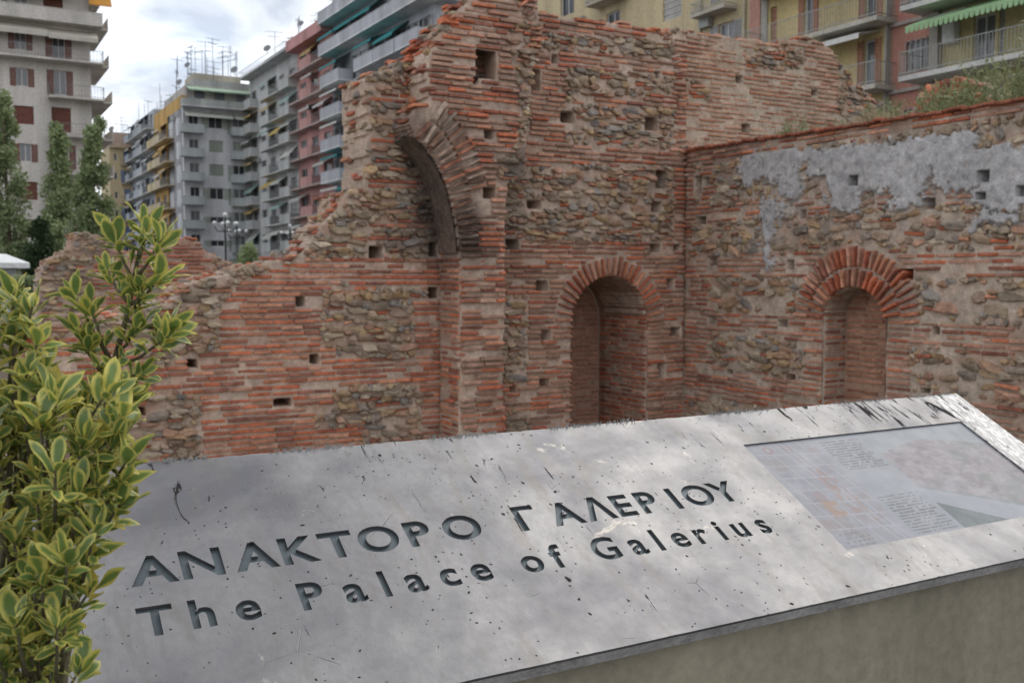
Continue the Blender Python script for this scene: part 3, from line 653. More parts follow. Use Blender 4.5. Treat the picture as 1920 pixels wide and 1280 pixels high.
# local frame: x along the panel, y up the slope, z out of the face; origin at back right corner
PM = Matrix(((PEX[0], -PEY[0], PN[0], PC[0]), (PEX[1], -PEY[1], PN[1], PC[1]), (PEX[2], -PEY[2], PN[2], PC[2]), (0, 0, 0, 1)))
def slab_mat():
    m, nt, p = newmat('weathered_panel_face'); L = nt.links
    tc = nn(nt, 'ShaderNodeTexCoord').outputs['Object']
    def mp(rz, sx, sy):
        n = nn(nt, 'ShaderNodeMapping'); n.inputs['Rotation'].default_value = (0, 0, rz); n.inputs['Scale'].default_value = (sx, sy, 1); L.new(tc, n.inputs[0]); return n.outputs[0]
    base = mix(nt, ramp(nt, noise(nt, tc, 3.2, 6, .6, .4), (.35, 0.0), (.68, 1.0)), (.12, .118, .127), (.245, .239, .235))
    base = mix(nt, ramp(nt, noise(nt, mp(.45, 9, 2.2), 2.0, 6, .65, .6), (.52, 0.0), (.70, .6)), base, (.15, .135, .12))
    base = mix(nt, ramp(nt, noise(nt, mp(.45, 12, 3.5), 2.2, 6, .75, 1.6), (.52, 0.0), (.78, .5)), base, (.13, .125, .12))
    base = mix(nt, ramp(nt, noise(nt, tc, 60, 4, .6), (.40, 0.0), (.75, .28)), base, (.12, .115, .115))
    sep = nn(nt, 'ShaderNodeSeparateXYZ'); L.new(tc, sep.inputs[0])
    # pits
    vo = nn(nt, 'ShaderNodeTexVoronoi', feature='F1'); vo.inputs['Scale'].default_value = 62; L.new(mix(nt, .035, tc, nn(nt, 'ShaderNodeTexNoise', i_Scale=70).outputs[1]), vo.inputs['Vector'])
    pit = ramp(nt, vo.outputs[0], (.10, 1.0), (.17, 0.0)); sel = ramp(nt, noise(nt, tc, 5.5, 3, .6), (.44, 0.0), (.54, 1.0))
    vs = nn(nt, 'ShaderNodeSeparateColor'); L.new(vo.outputs['Color'], vs.inputs[0]); sel2 = ramp(nt, vs.outputs[0], (.45, 0.0), (.5, 1.0))
    pit = mix(nt, 1.0, mix(nt, 1.0, pit, sel, 'MULTIPLY'), sel2, 'MULTIPLY')
    vo2 = nn(nt, 'ShaderNodeTexVoronoi', feature='F1'); vo2.inputs['Scale'].default_value = 17; L.new(mix(nt, .06, tc, nn(nt, 'ShaderNodeTexNoise', i_Scale=45).outputs[1]), vo2.inputs['Vector'])
    vs2 = nn(nt, 'ShaderNodeSeparateColor'); L.new(vo2.outputs['Color'], vs2.inputs[0])
    pit2 = mix(nt, 1.0, ramp(nt, vo2.outputs[0], (.045, 1.0), (.08, 0.0)), ramp(nt, vs2.outputs[1], (.4, 0.0), (.45, 1.0)), 'MULTIPLY')
    pit = mix(nt, 1.0, pit, pit2, 'LIGHTEN')
    # scars running down the slope, thicker near the top right edge
    scar = noise(nt, mp(.5, 26, 5), 1.0, 6, .7, 1.2)
    def mask(lo, hi, ax):
        n = nn(nt, 'ShaderNodeMapRange'); n.interpolation_type = 'SMOOTHSTEP'; n.inputs[1].default_value = lo; n.inputs[2].default_value = hi; L.new(sep.outputs[ax], n.inputs[0]); return n.outputs[0]
    reg = mix(nt, 1.0, mix(nt, 1.0, mask(-1.25, -.85, 0), mask(-.16, -.09, 1), 'MULTIPLY'), mix(nt, 1.0, mask(-.40, -.12, 1), (.42, .42, .42), 'MULTIPLY'), 'LIGHTEN')
    mth = nn(nt, 'ShaderNodeMath', operation='MULTIPLY_ADD'); L.new(reg, mth.inputs[0]); mth.inputs[1].default_value = .115; L.new(scar, mth.inputs[2])
    s1 = ramp(nt, mth.outputs[0], (.685, 0.0), (.71, 1.0))
    cr = nn(nt, 'ShaderNodeTexVoronoi', feature='DISTANCE_TO_EDGE'); cr.inputs['Scale'].default_value = 7; L.new(mix(nt, .12, tc, nn(nt, 'ShaderNodeTexNoise', i_Scale=14).outputs[1]), cr.inputs['Vector'])
    crk = mix(nt, 1.0, ramp(nt, cr.outputs[0], (.0, 1.0), (.006, 0.0)), ramp(nt, noise(nt, tc, 4.0, 2), (.62, 0.0), (.70, .55)), 'MULTIPLY')
    dark = mix(nt, 1.0, mix(nt, 1.0, pit, s1, 'LIGHTEN'), crk, 'LIGHTEN')
    # bare scratched strip at the right end
    strip = mask(-.17, -.12, 0); scr = ramp(nt, noise(nt, mp(-.9, 60, 14), 1.0, 4, .7, 2.0), (.52, 0.0), (.56, 1.0))
    base = mix(nt, mix(nt, 1.0, strip, (.75, .75, .75), 'MULTIPLY'), base, mix(nt, scr, (.20, .20, .21), (.52, .51, .49)))
    # dirt patches where the surface flaked beside the letters
    pa = mix(nt, ramp(nt, noise(nt, tc, 7, 5, .7, .5), (.66, 0.0), (.69, .8)), base, mix(nt, noise(nt, tc, 120, 2), (.22, .20, .18), (.42, .39, .35)))
    c = mix(nt, dark, pa, (.03, .028, .03)); L.new(c, p.inputs['Base Color'])
    p.inputs['Metallic'].default_value = .7
    ro = ramp(nt, noise(nt, tc, 9, 5, .65), (.3, .34), (.7, .5)); L.new(mix(nt, dark, ro, (.9, .9, .9)), p.inputs['Roughness'])
    inv = nn(nt, 'ShaderNodeInvert'); L.new(dark, inv.inputs[1])
    b1 = nn(nt, 'ShaderNodeBump'); b1.inputs['Strength'].default_value = .6; b1.inputs['Distance'].default_value = .003; L.new(inv.outputs[0], b1.inputs['Height'])
    b2 = nn(nt, 'ShaderNodeBump'); b2.inputs['Strength'].default_value = .12; b2.inputs['Distance'].default_value = .01; L.new(noise(nt, tc, 14, 6, .7), b2.inputs['Height']); L.new(b1.outputs[0], b2.inputs['Normal'])
    L.new(b2.outputs[0], p.inputs['Normal']); return m
M_SLAB = slab_mat()
M_EDGE = smat('panel_edge_metal', (.55, .53, .52), .55, .3, 9, .5, metal=.5, fine=70)
M_RECESS = smat('letter_recess', (.085, .105, .115), .45, .2, 8, 0, metal=.2, fine=90)
M_PLINTH = smat('beige_plinth_paint', (.30, .265, .195), .85, .22, 2.5, .25, fine=35, streak=True)
def s_at(px, t):
    lo, hi = -4.6*PL, .3
    for _ in range(50):
        m = (lo+hi)/2
        if project(PC+PEX*m+PEY*t*PL)[0] < px: lo = m
        else: hi = m
    return lo, t
caps = [(c, s_at(x, .44)) for c, x in zip('ANAKTOPO\u0393A\u039bEPIOY', (286,377,477,558,631,708,783,864,987,1057,1118,1166,1212,1261,1306,1354))]
lows = [(c, s_at(x, .619 if c in 'ThPlfGi' else .632)) for c, x in zip('ThePalaceofGalerius', (292,378,464,583,664,719,778,841,900,996,1042,1132,1194,1229,1273,1314,1346,1386,1428))]
def build_panel():
    cu = bpy.data.curves.new('panel_face', 'CURVE'); cu.dimensions = '2D'; cu.fill_mode = 'BOTH'; cu.resolution_u = 5; cu.extrude = SH/2
    def poly(pts):
        s = cu.splines.new('POLY'); s.points.add(len(pts)-1)
        for q, (x, y) in zip(s.points, pts): q.co = (x, y, 0, 1)
        s.use_cyclic_u = True
    # outline, back and front edges slightly chipped
    ol = [(-PLEN, 0)]
    for k in range(1, 200): ol.append((-PLEN+PLEN*k/200, random.choice((0, 0, -.001, .0012, -.0005))))
    ol += [(0, 0), (0, -PL)]
    for k in range(1, 200): ol.append((-PLEN*k/200, -PL+random.choice((0, 0, 0, 0, .0005))))
    ol += [(-PLEN, -PL)]; poly(ol)
    a = pst(1395, 835); b = pst(1590, 1030); c = pst(1800, 788)
    global INS
    INS = (a[0], c[0], -(a[1]+c[1])/2, -b[1]); x0, x1, y1, y0 = INS
    poly([(x0, y0), (x1, y0), (x1, y1), (x0, y1)])
    dg = bpy.context.evaluated_depsgraph_get()
    def letter(ch, s, base, size, emb, dx=1.0):
        fc = bpy.data.curves.new('t', 'FONT'); fc.body = ch; fc.size = size; fc.resolution_u = 4
        ob = bpy.data.objects.new('t', fc); COL.objects.link(ob); dgr = bpy.context.evaluated_depsgraph_get()
        cc = ob.evaluated_get(dgr).to_curve(dgr); pts = []
        if ch == '\u039b': pts = [[(x*size, y*size) for x, y in ((.02, 0), (.29, .727), (.40, .727), (.66, 0), (.56, 0), (.345, .62), (.12, 0))]]
        for sp in (cc.splines if not pts else []):
            P = []
            if sp.type == 'BEZIER':
                bp = sp.bezier_points; n = len(bp)
                for i in range(n):
                    p0, h0, h1, p1 = bp[i].co, bp[i].handle_right, bp[(i+1) % n].handle_left, bp[(i+1) % n].co
                    straight = ((h0-p0).cross(p1-p0)).length < 1e-7 and ((h1-p0).cross(p1-p0)).length < 1e-7
                    for t in ([0] if straight else [k/6 for k in range(6)]):
                        q = p0*(1-t)**3+h0*3*t*(1-t)**2+h1*3*t*t*(1-t)+p1*t**3; P.append((q.x, q.y))
            else: P = [(q.co.x, q.co.y) for q in sp.points]
            pts.append(P)
        # embolden outwards by hand: offset each loop along its normals
        xs = [x for P in pts for x, _ in P]; mx = (min(xs)+max(xs))/2
        def area(P): return sum(P[i][0]*P[(i+1) % len(P)][1]-P[(i+1) % len(P)][0]*P[i][1] for i in range(len(P)))
        big = max((area(P) for P in pts), key=abs); sg = 1 if big > 0 else -1
        def off(P):
            P = [p for i, p in enumerate(P) if math.dist(p, P[i-1]) > 1e-6]; n = len(P); R = []
            for i in range(n):
                (ax, ay), (bx, by), (cx, cy) = P[i-1], P[i], P[(i+1) % n]
                e1 = Vector((bx-ax, by-ay)).normalized(); e2 = Vector((cx-bx, cy-by)).normalized()
                n1 = Vector((e1.y, -e1.x)); n2 = Vector((e2.y, -e2.x)); m = n1+n2
                m = m/max(.35, 1+n1.dot(n2)) if m.length > 1e-6 else n1
                R.append((bx+m.x*emb*sg, by+m.y*emb*sg))
            return R
        pts = [off(P) for P in pts]
        for P in pts: poly([((x-mx)*dx+s+random.uniform(-.0004, .0004), y+base+random.uniform(-.0004, .0004)) for x, y in P])
        bpy.data.objects.remove(ob); bpy.data.curves.remove(fc)
    CAP = .115*PL; LC = .106*PL
    for ch, (s, t) in caps: letter(ch, s, -.497*PL, CAP*.92/.727, .0031, 1.1)
    for ch, (s, t) in lows: letter(ch, s, -.672*PL, LC*.93/.727, .0025, 1.03)
    ob = bpy.data.objects.new('t', cu); COL.objects.link(ob); dg = bpy.context.evaluated_depsgraph_get()
    me = bpy.data.meshes.new_from_object(ob.evaluated_get(dg)); bpy.data.objects.remove(ob)
    me.name = 'engraved_face'; me.materials.clear(); me.materials.append(M_SLAB)
    face = link('engraved_face', me, pan); face.matrix_basis = PM @ Matrix.Translation((0, 0, -SH/2))
    g = MB(); g.add([(-PLEN+.01, -PL+.01, -SH), (-.01, -PL+.01, -SH), (-.01, -.01, -SH), (-PLEN+.01, -.01, -SH)], [(0, 1, 2, 3)]); r = g.build('letter_recess', M_RECESS, pan); r.matrix_basis = PM @ Matrix.Translation((0, 0, -.001))
    # body with a slightly bevelled outer edge
    g = MB(); e = .0015; z0, z1 = -TH, -SH-.0012
    g.box((-PLEN+e, -PL+e, z0), (-e, -e, z1)); o = g.build('slab_body', M_EDGE, pan); o.matrix_basis = PM
    # poster behind the window
    x0, x1, y1, y0 = INS; nx, ny = 420, 190; X, Y = np.meshgrid(np.linspace(0, 1, nx), np.linspace(0, 1, ny))   # Y from top
    col = np.ones((ny, nx, 3))*np.array((.36, .385, .45)); asp = (x1-x0)/(y1-y0)
    def put(m, c, a=1.0): 
        nonlocal col
        a = (m*a)[..., None]; col = col*(1-a)+np.array(c)*a
    put(np.clip((fbm(X*5, Y*3, 3)-.3)*1.5, 0, 1), (.40, .42, .47), .7)
    mapm = X < .275; xx = X*asp; 
    put(mapm*1.0, (.37, .36, .43), .8)
    for k in range(46):            # town blocks of the plan
        cx, cy = rng.uniform(.02, .26), rng.uniform(.03, .92); w, h = rng.uniform(.01, .03), rng.uniform(.02, .06)
        m = mapm & (np.abs(X-cx+.15*(Y-cy)*.2) < w) & (np.abs(Y-cy) < h); put(m*1.0, random.choice([(.33, .27, .30), (.39, .29, .29), (.30, .31, .38), (.36, .33, .34)]), .8)
    for k in range(6):
        m = mapm & (np.abs(X-.14-.03*np.sin(k)-(.05)*(k-2)-.10*(Y-.5)) < .004); put(m*1.0, (.44, .43, .50), .9)
    for k in range(7): put((mapm & (np.abs(Y-.12-k*.12-.2*(X-.1)) < .007))*1.0, (.44, .44, .50), .9)
    for (cx, cy, w, h) in ((.175, .5, .02, .22), (.21, .62, .006, .22)): put((mapm & (np.abs(X-cx) < w) & (np.abs(Y-cy) < h) & (fbm(X*60, Y*30, 5, 2) > .42))*1.0, (.45, .25, .20), .7)
    put((mapm & (np.abs(X-.105) < .028) & (np.abs(Y-.66) < .07))*1.0, (.50, .27, .15), .8); put((mapm & (np.abs(X-.12) < .012) & (np.abs(Y-.66) < .03))*1.0, (.42, .38, .40), .9)
    put((mapm & (np.abs(np.hypot((X-.075)*asp, (Y-.07))-.03) < .010))*1.0, (.42, .22, .22), .8)
    tx = (X > .295) & (X < .475)
    for (ya, yb) in ((.05, .36), (.62, .98)):
        ln = (Y-ya)/.026; row = np.floor(ln); ink = ((ln-row) < .5) & (fbm(X*150, row*7.3, 8, 1) > .33) & (X < .295+.18*(.82+.18*_h(row.astype(np.int64), row.astype(np.int64)*0+3, 2)))
        put((tx & (Y > ya) & (Y < yb) & ink)*1.0, (.10, .11, .14), .75)
    put((mapm & (Y > .86) & (X > .03) & (X < .13) & (np.floor(Y*60) % 2 == 0) & (fbm(X*150, np.floor(Y*60), 9, 1) > .4))*1.0, (.16, .16, .2), .6)
    ar = X > .49; ax = (X-.49)/.51
    put(ar*1.0, (.36, .40, .44), .9)
    hill = ar & (Y > .13+.30*np.abs(ax-.45)**1.3) & (Y < .58+.47*ax)
    put(hill*1.0, (.36, .29, .33), .85); put(hill*np.clip((fbm(X*30, Y*22, 15, 5)-.45)*4, 0, 1), (.23, .19, .23), .75)
    put(hill*np.clip((fbm(X*42+9, Y*30, 16, 5)-.5)*5, 0, 1), (.48, .41, .43), .7); put((hill & (ax > .55))*np.clip((fbm(X*16, Y*12, 19, 4)-.48)*5, 0, 1), (.22, .28, .25), .6)
    put((ar & (Y >= .58+.47*ax))*1.0, (.40, .41, .49), .9); put((ar & (Y > .74+.62*ax))*1.0, (.10, .16, .17), .95); put((ar & (np.abs(Y-.58-.47*ax) < .014))*1.0, (.24, .30, .31), .8)
    g_ = col.mean(-1, keepdims=True); col = (g_+(col-g_)*.75)*.5
    V = np.stack([x0+(x1-x0)*X, y1-(y1-y0)*Y, np.zeros_like(X)], -1).reshape(-1, 3); idx = np.arange(nx*ny).reshape(ny, nx)
    F = np.stack([idx[1:, :-1], idx[1:, 1:], idx[:-1, 1:], idx[:-1, :-1]], -1).reshape(-1, 4)
    m, nt, p = newmat('poster_print'); vc = nn(nt, 'ShaderNodeVertexColor', layer_name='Col').outputs[0]
    w = wpos(nt); vc = mix(nt, ramp(nt, noise(nt, w, 12, 5, .6), (.4, 0.0), (.8, .25)), vc, (.5, .5, .53)); nt.links.new(vc, p.inputs['Base Color'])
    p.inputs['Roughness'].default_value = .55; p.inputs['Coat Weight'].default_value = .15; p.inputs['Specular IOR Level'].default_value = .3; p.inputs['Coat Roughness'].default_value = .28
    me = np_mesh('printed_map', V, F, m, False, col.reshape(-1, 3)); o = link('printed_map', me, pan); o.matrix_basis = PM @ Matrix.Translation((0, 0, -SH+.0018))
    # frayed lichen and peeling slivers along the back edge
    g = MB()
    for k in range(1500):
        x = -PLEN*random.random(); 
        if vnoise(np.array([x*11.0]), np.array([2.0]), 5)[0] < .42: continue
        h = random.uniform(.002, .011)*(.5+vnoise(np.array([x*30.]), np.array([7.]), 6)[0]); t = random.uniform(-.006, .006); y = random.uniform(-.004, .004); w = random.uniform(.0006, .0018)
        g.add([(x-w, y, -.002), (x+w, y, -.002), (x+t+w*.3, y+random.uniform(0, .004), h), (x+t*.5-w, y+.001, h*.6)], [(0, 1, 2, 3)])
    o = g.build('peeling_fringe', smat('peeling_fringe', (.42, .43, .42), .8, .2), pan); o.matrix_basis = PM; o['kind'] = 'stuff'
    # plinth: solid base set back under the slab
    g = MB(); pts = []
    ins = .07; 
    for (x, y) in ((-PLEN+ins, -PL+.045), (-ins, -PL+.045), (-ins, -.12), (-PLEN+ins, -.12)): pts.append(Vector(PM @ Vector((x, y, -TH-.0005))))
    lo = [Vector((q.x, q.y, -.02)) for q in pts]
    g.add(pts+lo, [(0, 1, 2, 3), (4, 7, 6, 5), (0, 4, 5, 1), (1, 5, 6, 2), (2, 6, 7, 3), (3, 7, 4, 0)]); g.build('plinth', M_PLINTH, pan)
build_panel()
# ------------------------------------------------------------------ variegated bush
def leaf_mat(name, src):
    m, nt, p = newmat(name); L = nt.links
    ed = nn(nt, 'ShaderNodeAttribute', attribute_name='edge').outputs['Fac']
    if src == 'obj': rnd = nn(nt, 'ShaderNodeObjectInfo').outputs['Random']
    else: rnd = nn(nt, 'ShaderNodeAttribute', attribute_name='rnd').outputs['Fac']
    w = wpos(nt); nz = noise(nt, w, 90, 4, .6)
    s = nn(nt, 'ShaderNodeMath', operation='MULTIPLY_ADD'); L.new(nz, s.inputs[0]); s.inputs[1].default_value = .55; L.new(ed, s.inputs[2])
    s2 = nn(nt, 'ShaderNodeMath', operation='MULTIPLY_ADD'); L.new(rnd, s2.inputs[0]); s2.inputs[1].default_value = -.22; L.new(s.outputs[0], s2.inputs[2])
    f = ramp(nt, s2.outputs[0], (.42, 1.0), (.76, 0.0))
    green = mix(nt, rnd, (.09, .145, .035), (.19, .26, .06)); green = mix(nt, ramp(nt, noise(nt, w, 45, 4), (.35, 0.0), (.7, .5)), green, (.16, .25, .08))
    yel = mix(nt, rnd, (.50, .47, .13), (.60, .53, .12)); c = mix(nt, f, green, yel); c = mix(nt, ramp(nt, rnd, (.93, 0.0), (.97, .7)), c, (.50, .40, .07)); c = mix(nt, ramp(nt, noise(nt, w, 130, 3), (.70, 0.0), (.76, .6)), c, (.20, .12, .04)); L.new(c, p.inputs['Base Color'])
    p.inputs['Roughness'].default_value = .42; p.inputs['Specular IOR Level'].default_value = .45
    tr = nn(nt, 'ShaderNodeBsdfTranslucent'); L.new(c, tr.inputs[0]); ms = nn(nt, 'ShaderNodeMixShader'); ms.inputs[0].default_value = .28
    L.new(p.outputs[0], ms.inputs[1]); L.new(tr.outputs[0], ms.inputs[2]); L.new(ms.outputs[0], nt.nodes['Material Output'].inputs[0])
    bump(nt, p, noise(nt, w, 160, 3), .12, .002); return m
M_LEAF, M_LEAF_A = leaf_mat('variegated_leaf', 'obj'), leaf_mat('variegated_leaf_mass', 'attr')
def leaf_variant(seed):
    r = np.random.default_rng(seed); n, k = 8, 5; wd = r.uniform(.42, .60); bend = r.uniform(-.25, .6); fold = r.uniform(.05, .3); tw = r.normal(0, .12); side = r.normal(0, .07)
    V = []; E = []
    for i in range(n):
        t = i/(n-1); w = wd*.5*(math.sin(math.pi*min(1, t**.82*.985+.008))**.72)*(.62+.5*t if t < .8 else 1.02); w = max(w, .012)
        for j in range(k):
            q = -1+2*j/(k-1); x = q*w+side*t*t; z = fold*abs(q)*w*1.1-bend*t*t*.5+.02*math.sin(5*t+q*2+seed)+.03*q*math.sin(9*t+seed)
            V.append((x, t*.98-(.0 if i < n-1 else .01*q*q), z+tw*q*w*t)); E.append(min(1-abs(q), (1-t)*3.0)*1.0)
    F = [(i*k+j, i*k+j+1, (i+1)*k+j+1, (i+1)*k+j) for i in range(n-1) for j in range(k-1)]
    return np.array(V), np.array(F), np.array(E)
LV = [leaf_variant(i) for i in range(10)]
def edge_attr(me, E, R=None):
    a = me.attributes.new('edge', 'FLOAT', 'POINT'); a.data.foreach_set('value', np.asarray(E, np.float32))
    if R is not None: a = me.attributes.new('rnd', 'FLOAT', 'POINT'); a.data.foreach_set('value', np.asarray(R, np.float32))
LM = []
for V, F, E in LV:
    me = np_mesh('leaf', V, F, M_LEAF, True); edge_attr(me, E); LM.append(me)
def bush():
    root = at_depth(70, 1280, 1.5*.84); b = empty('variegated_bush', (root[0], root[1], 0), 'bush with green leaves edged in yellow in front of the panel end', 'bush')
    g = MB(); M_TW = smat('twig_bark', (.12, .105, .06), .8, .3, 30, .3, fine=120)
    leaves = []
    def P(px, py, t): return Vector(at_depth(px, py, t*.84))
    def twig(pts, r0, r1):
        if r0 >= .006: pts = [Vector((root[0]+(pts[0].x-root[0])*.4, root[1]+(pts[0].y-root[1])*.4, -.02))]+list(pts)
        n = len(pts); g.tube(pts, [r0+(r1-r0)*i/(n-1) for i in range(n)], 5)
    def rosette(p, d, n, size, spread=1.0):
        size *= .84
        d = d.normalized(); a = d.orthogonal().normalized(); a2 = d.cross(a); ph = random.random()*6.28
        for i in range(n):
            f = i/max(1, n-1); th = ph+i*2.39996; tilt = (.35+1.05*(1-f))*spread+random.gauss(0, .16)
            rad = a*math.cos(th)+a2*math.sin(th); ld = (d*math.cos(tilt)+rad*math.sin(tilt)).normalized()
            nrm = (d*math.sin(tilt)-rad*math.cos(tilt)).normalized(); nrm = (nrm+Vector((random.gauss(0, .2), random.gauss(0, .2), random.gauss(0, .2)))).normalized()
            x = ld.cross(nrm).normalized(); z = x.cross(ld)
            o = p-d*size*(1-f)*random.uniform(.5, 1.1)+rad*.003
            s = size*random.uniform(.6, 1.2)*(.72+.35*math.sin(math.pi*min(1, (1-f)+.25)))
            leaves.append((Matrix(((x.x, ld.x, z.x, o.x), (x.y, ld.y, z.y, o.y), (x.z, ld.z, z.z, o.z), (0, 0, 0, 1))) @ Matrix.Diagonal((s, s, s, 1)), random.randrange(len(LV))))
    up = Vector((0, 0, 1)); rtv = Vector(RT)
    def shoot(base, tip, n=11, size=.05, mid=0):
        d = tip-base; twig([base, base+d*.5+Vector((0, 0, -.006)), tip], .0028, .0014)
        rosette(tip, d.normalized()*.7+up*.55, n, size)
        for k in range(mid): rosette(base+d*((k+.6)/(mid+.6)), d.normalized()*.5+up*.4+rtv*random.uniform(-.7, .7), 5, size*.9, 1.15)
    stem = [P(80, 1700, 1.5), P(120, 1250, 1.5), P(150, 1050, 1.52), P(185, 860, 1.54), P(213, 685, 1.56), P(238, 590, 1.57), P(262, 470, 1.58)]
    twig(stem, .008, .0028)
    for (bx, by, tx, ty, t, n) in ((262,480,272,425,1.58,12), (255,520,300,450,1.57,8), (252,530,215,445,1.59,8), (245,570,300,520,1.56,9), (243,570,200,505,1.6,9), (236,600,265,540,1.55,10), (238,600,320,612,1.56,9),
                                   (213,688,170,575,1.57,12), (213,688,140,545,1.6,8), (220,660,255,615,1.55,10), (213,690,312,632,1.55,8), (210,700,262,700,1.54,9), (200,740,250,745,1.53,9), (205,720,160,640,1.55,10), (196,800,222,735,1.5,10), (180,680,145,620,1.57,8)):
        shoot(P(bx, by, 1.56), P(tx, ty, t), n+4, .044, 1)
    # left clump and the dense lower mass
    twig([P(-60, 1500, 1.45), P(10, 1000, 1.42), P(30, 700, 1.42), P(25, 560, 1.43)], .007, .002)
    for (tx, ty) in ((25,545),(60,575),(-10,580),(70,640),(20,640),(-20,670),(50,700),(90,735),(10,740),(60,800),(-15,800),(30,600),(85,690)):
        shoot(P(tx*.5+8, ty+85, 1.44), P(tx, ty, 1.42+random.uniform(-.05, .06)), 13, .045)
    rows = [(760, 225), (800, 232), (850, 235), (900, 240), (950, 232), (1000, 205), (1050, 185), (1100, 165), (1150, 160), (1200, 140), (1250, 150), (1310, 130), (1370, 130)]
    for (y, xm) in rows:
        for k in range(9):
            x = -40+(xm+15)*(k+random.random())/9; t = random.uniform(1.3, 1.62); yy = y+random.uniform(-28, 28)
            if x > xm-25 and random.random() < .3: continue
            shoot(P(x*.7+30, yy+100, t+.04), P(x, yy, t), 12, .045)
    for (tx, ty) in ((200,735),(235,775),(215,830),(240,860),(225,905),(195,980),(165,1040),(150,1255),(172,1100),(130,1180),(225,945)):
        shoot(P(tx-70, ty+90, 1.42), P(tx, ty, 1.40), 10, .047)
    for k in range(5): twig([P(60+k*8, 1600, 1.5), P(10+k*20, 1250, 1.5+.03*(k % 3)), P(k*24, 1000, 1.5), P(k*30, 850, 1.48)], .006, .002)
    g.build('twigs', M_TW, b, True)['kind'] = 'stuff'
    info = []
    for i, (M, k) in enumerate(leaves):
        c = np.array(M @ Vector((0, .5, 0))); px, py = project(c); t = (c-C0)@FW
        info.append((0 if (-10 < px < 1930 and -10 < py < 1290) else 1, t, i))
    info.sort(); Vs = []; Fs = []; Es = []; Rs = []; bs = 0
    for r, (o_, t, i) in enumerate(info):
        M, k = leaves[i]
        if r < 300:
            o = link('leaf', LM[k], b); o.matrix_basis = M
        else:
            A = np.array(M); v = LV[k][0]@A[:3, :3].T+A[:3, 3]; Vs.append(v); Fs.append(LV[k][1]+bs); Es.append(LV[k][2]); Rs.append(np.full(len(v), random.random())); bs += len(v)
    me = np_mesh('foliage', np.concatenate(Vs), np.concatenate(Fs), M_LEAF_A, True); edge_attr(me, np.concatenate(Es), np.concatenate(Rs)); tag(link('foliage', me, b), kind='stuff')
bush()
# ------------------------------------------------------------------ apartment buildings
def glass_mat(name, c1, c2):
    m, nt, p = newmat(name); r = nn(nt, 'ShaderNodeObjectInfo').outputs['Random']
    nt.links.new(mix(nt, ramp(nt, r, (.35, 0.0), (.6, 1.0)), c1, c2), p.inputs['Base Color']); p.inputs['Roughness'].default_value = .12; p.inputs['Specular IOR Level'].default_value = .6; return m
M_GLASS = glass_mat('window_glass', (.03, .035, .04), (.16, .17, .18))
MATS = {}
def col(c, rough=.85, streak=True):
    c = tuple(min(.78, x*1.14) for x in c); k = tuple(round(x, 3) for x in c)
    if k not in MATS: MATS[k] = smat('render_%02x%02x%02x' % tuple(int(min(1, x)*255) for x in k), c, rough, .26, .5, .0, fine=6, streak=streak)
    return MATS[k]
def cloth(c):
    k = ('cloth',)+tuple(c)
    if k not in MATS: MATS[k] = smat('awning_cloth', c, .8, .12, 2, 0, fine=12)
    return MATS[k]
M_METAL = smat('railing_metal', (.22, .23, .24), .5, .2, 4, metal=.4)
M_METAL_PALE = smat('railing_metal_pale', (.36, .36, .34), .5, .2, 4, metal=.2)
M_DARK = smat('rooftop_metal', (.07, .07, .07), .6, .2, 4, metal=.4)
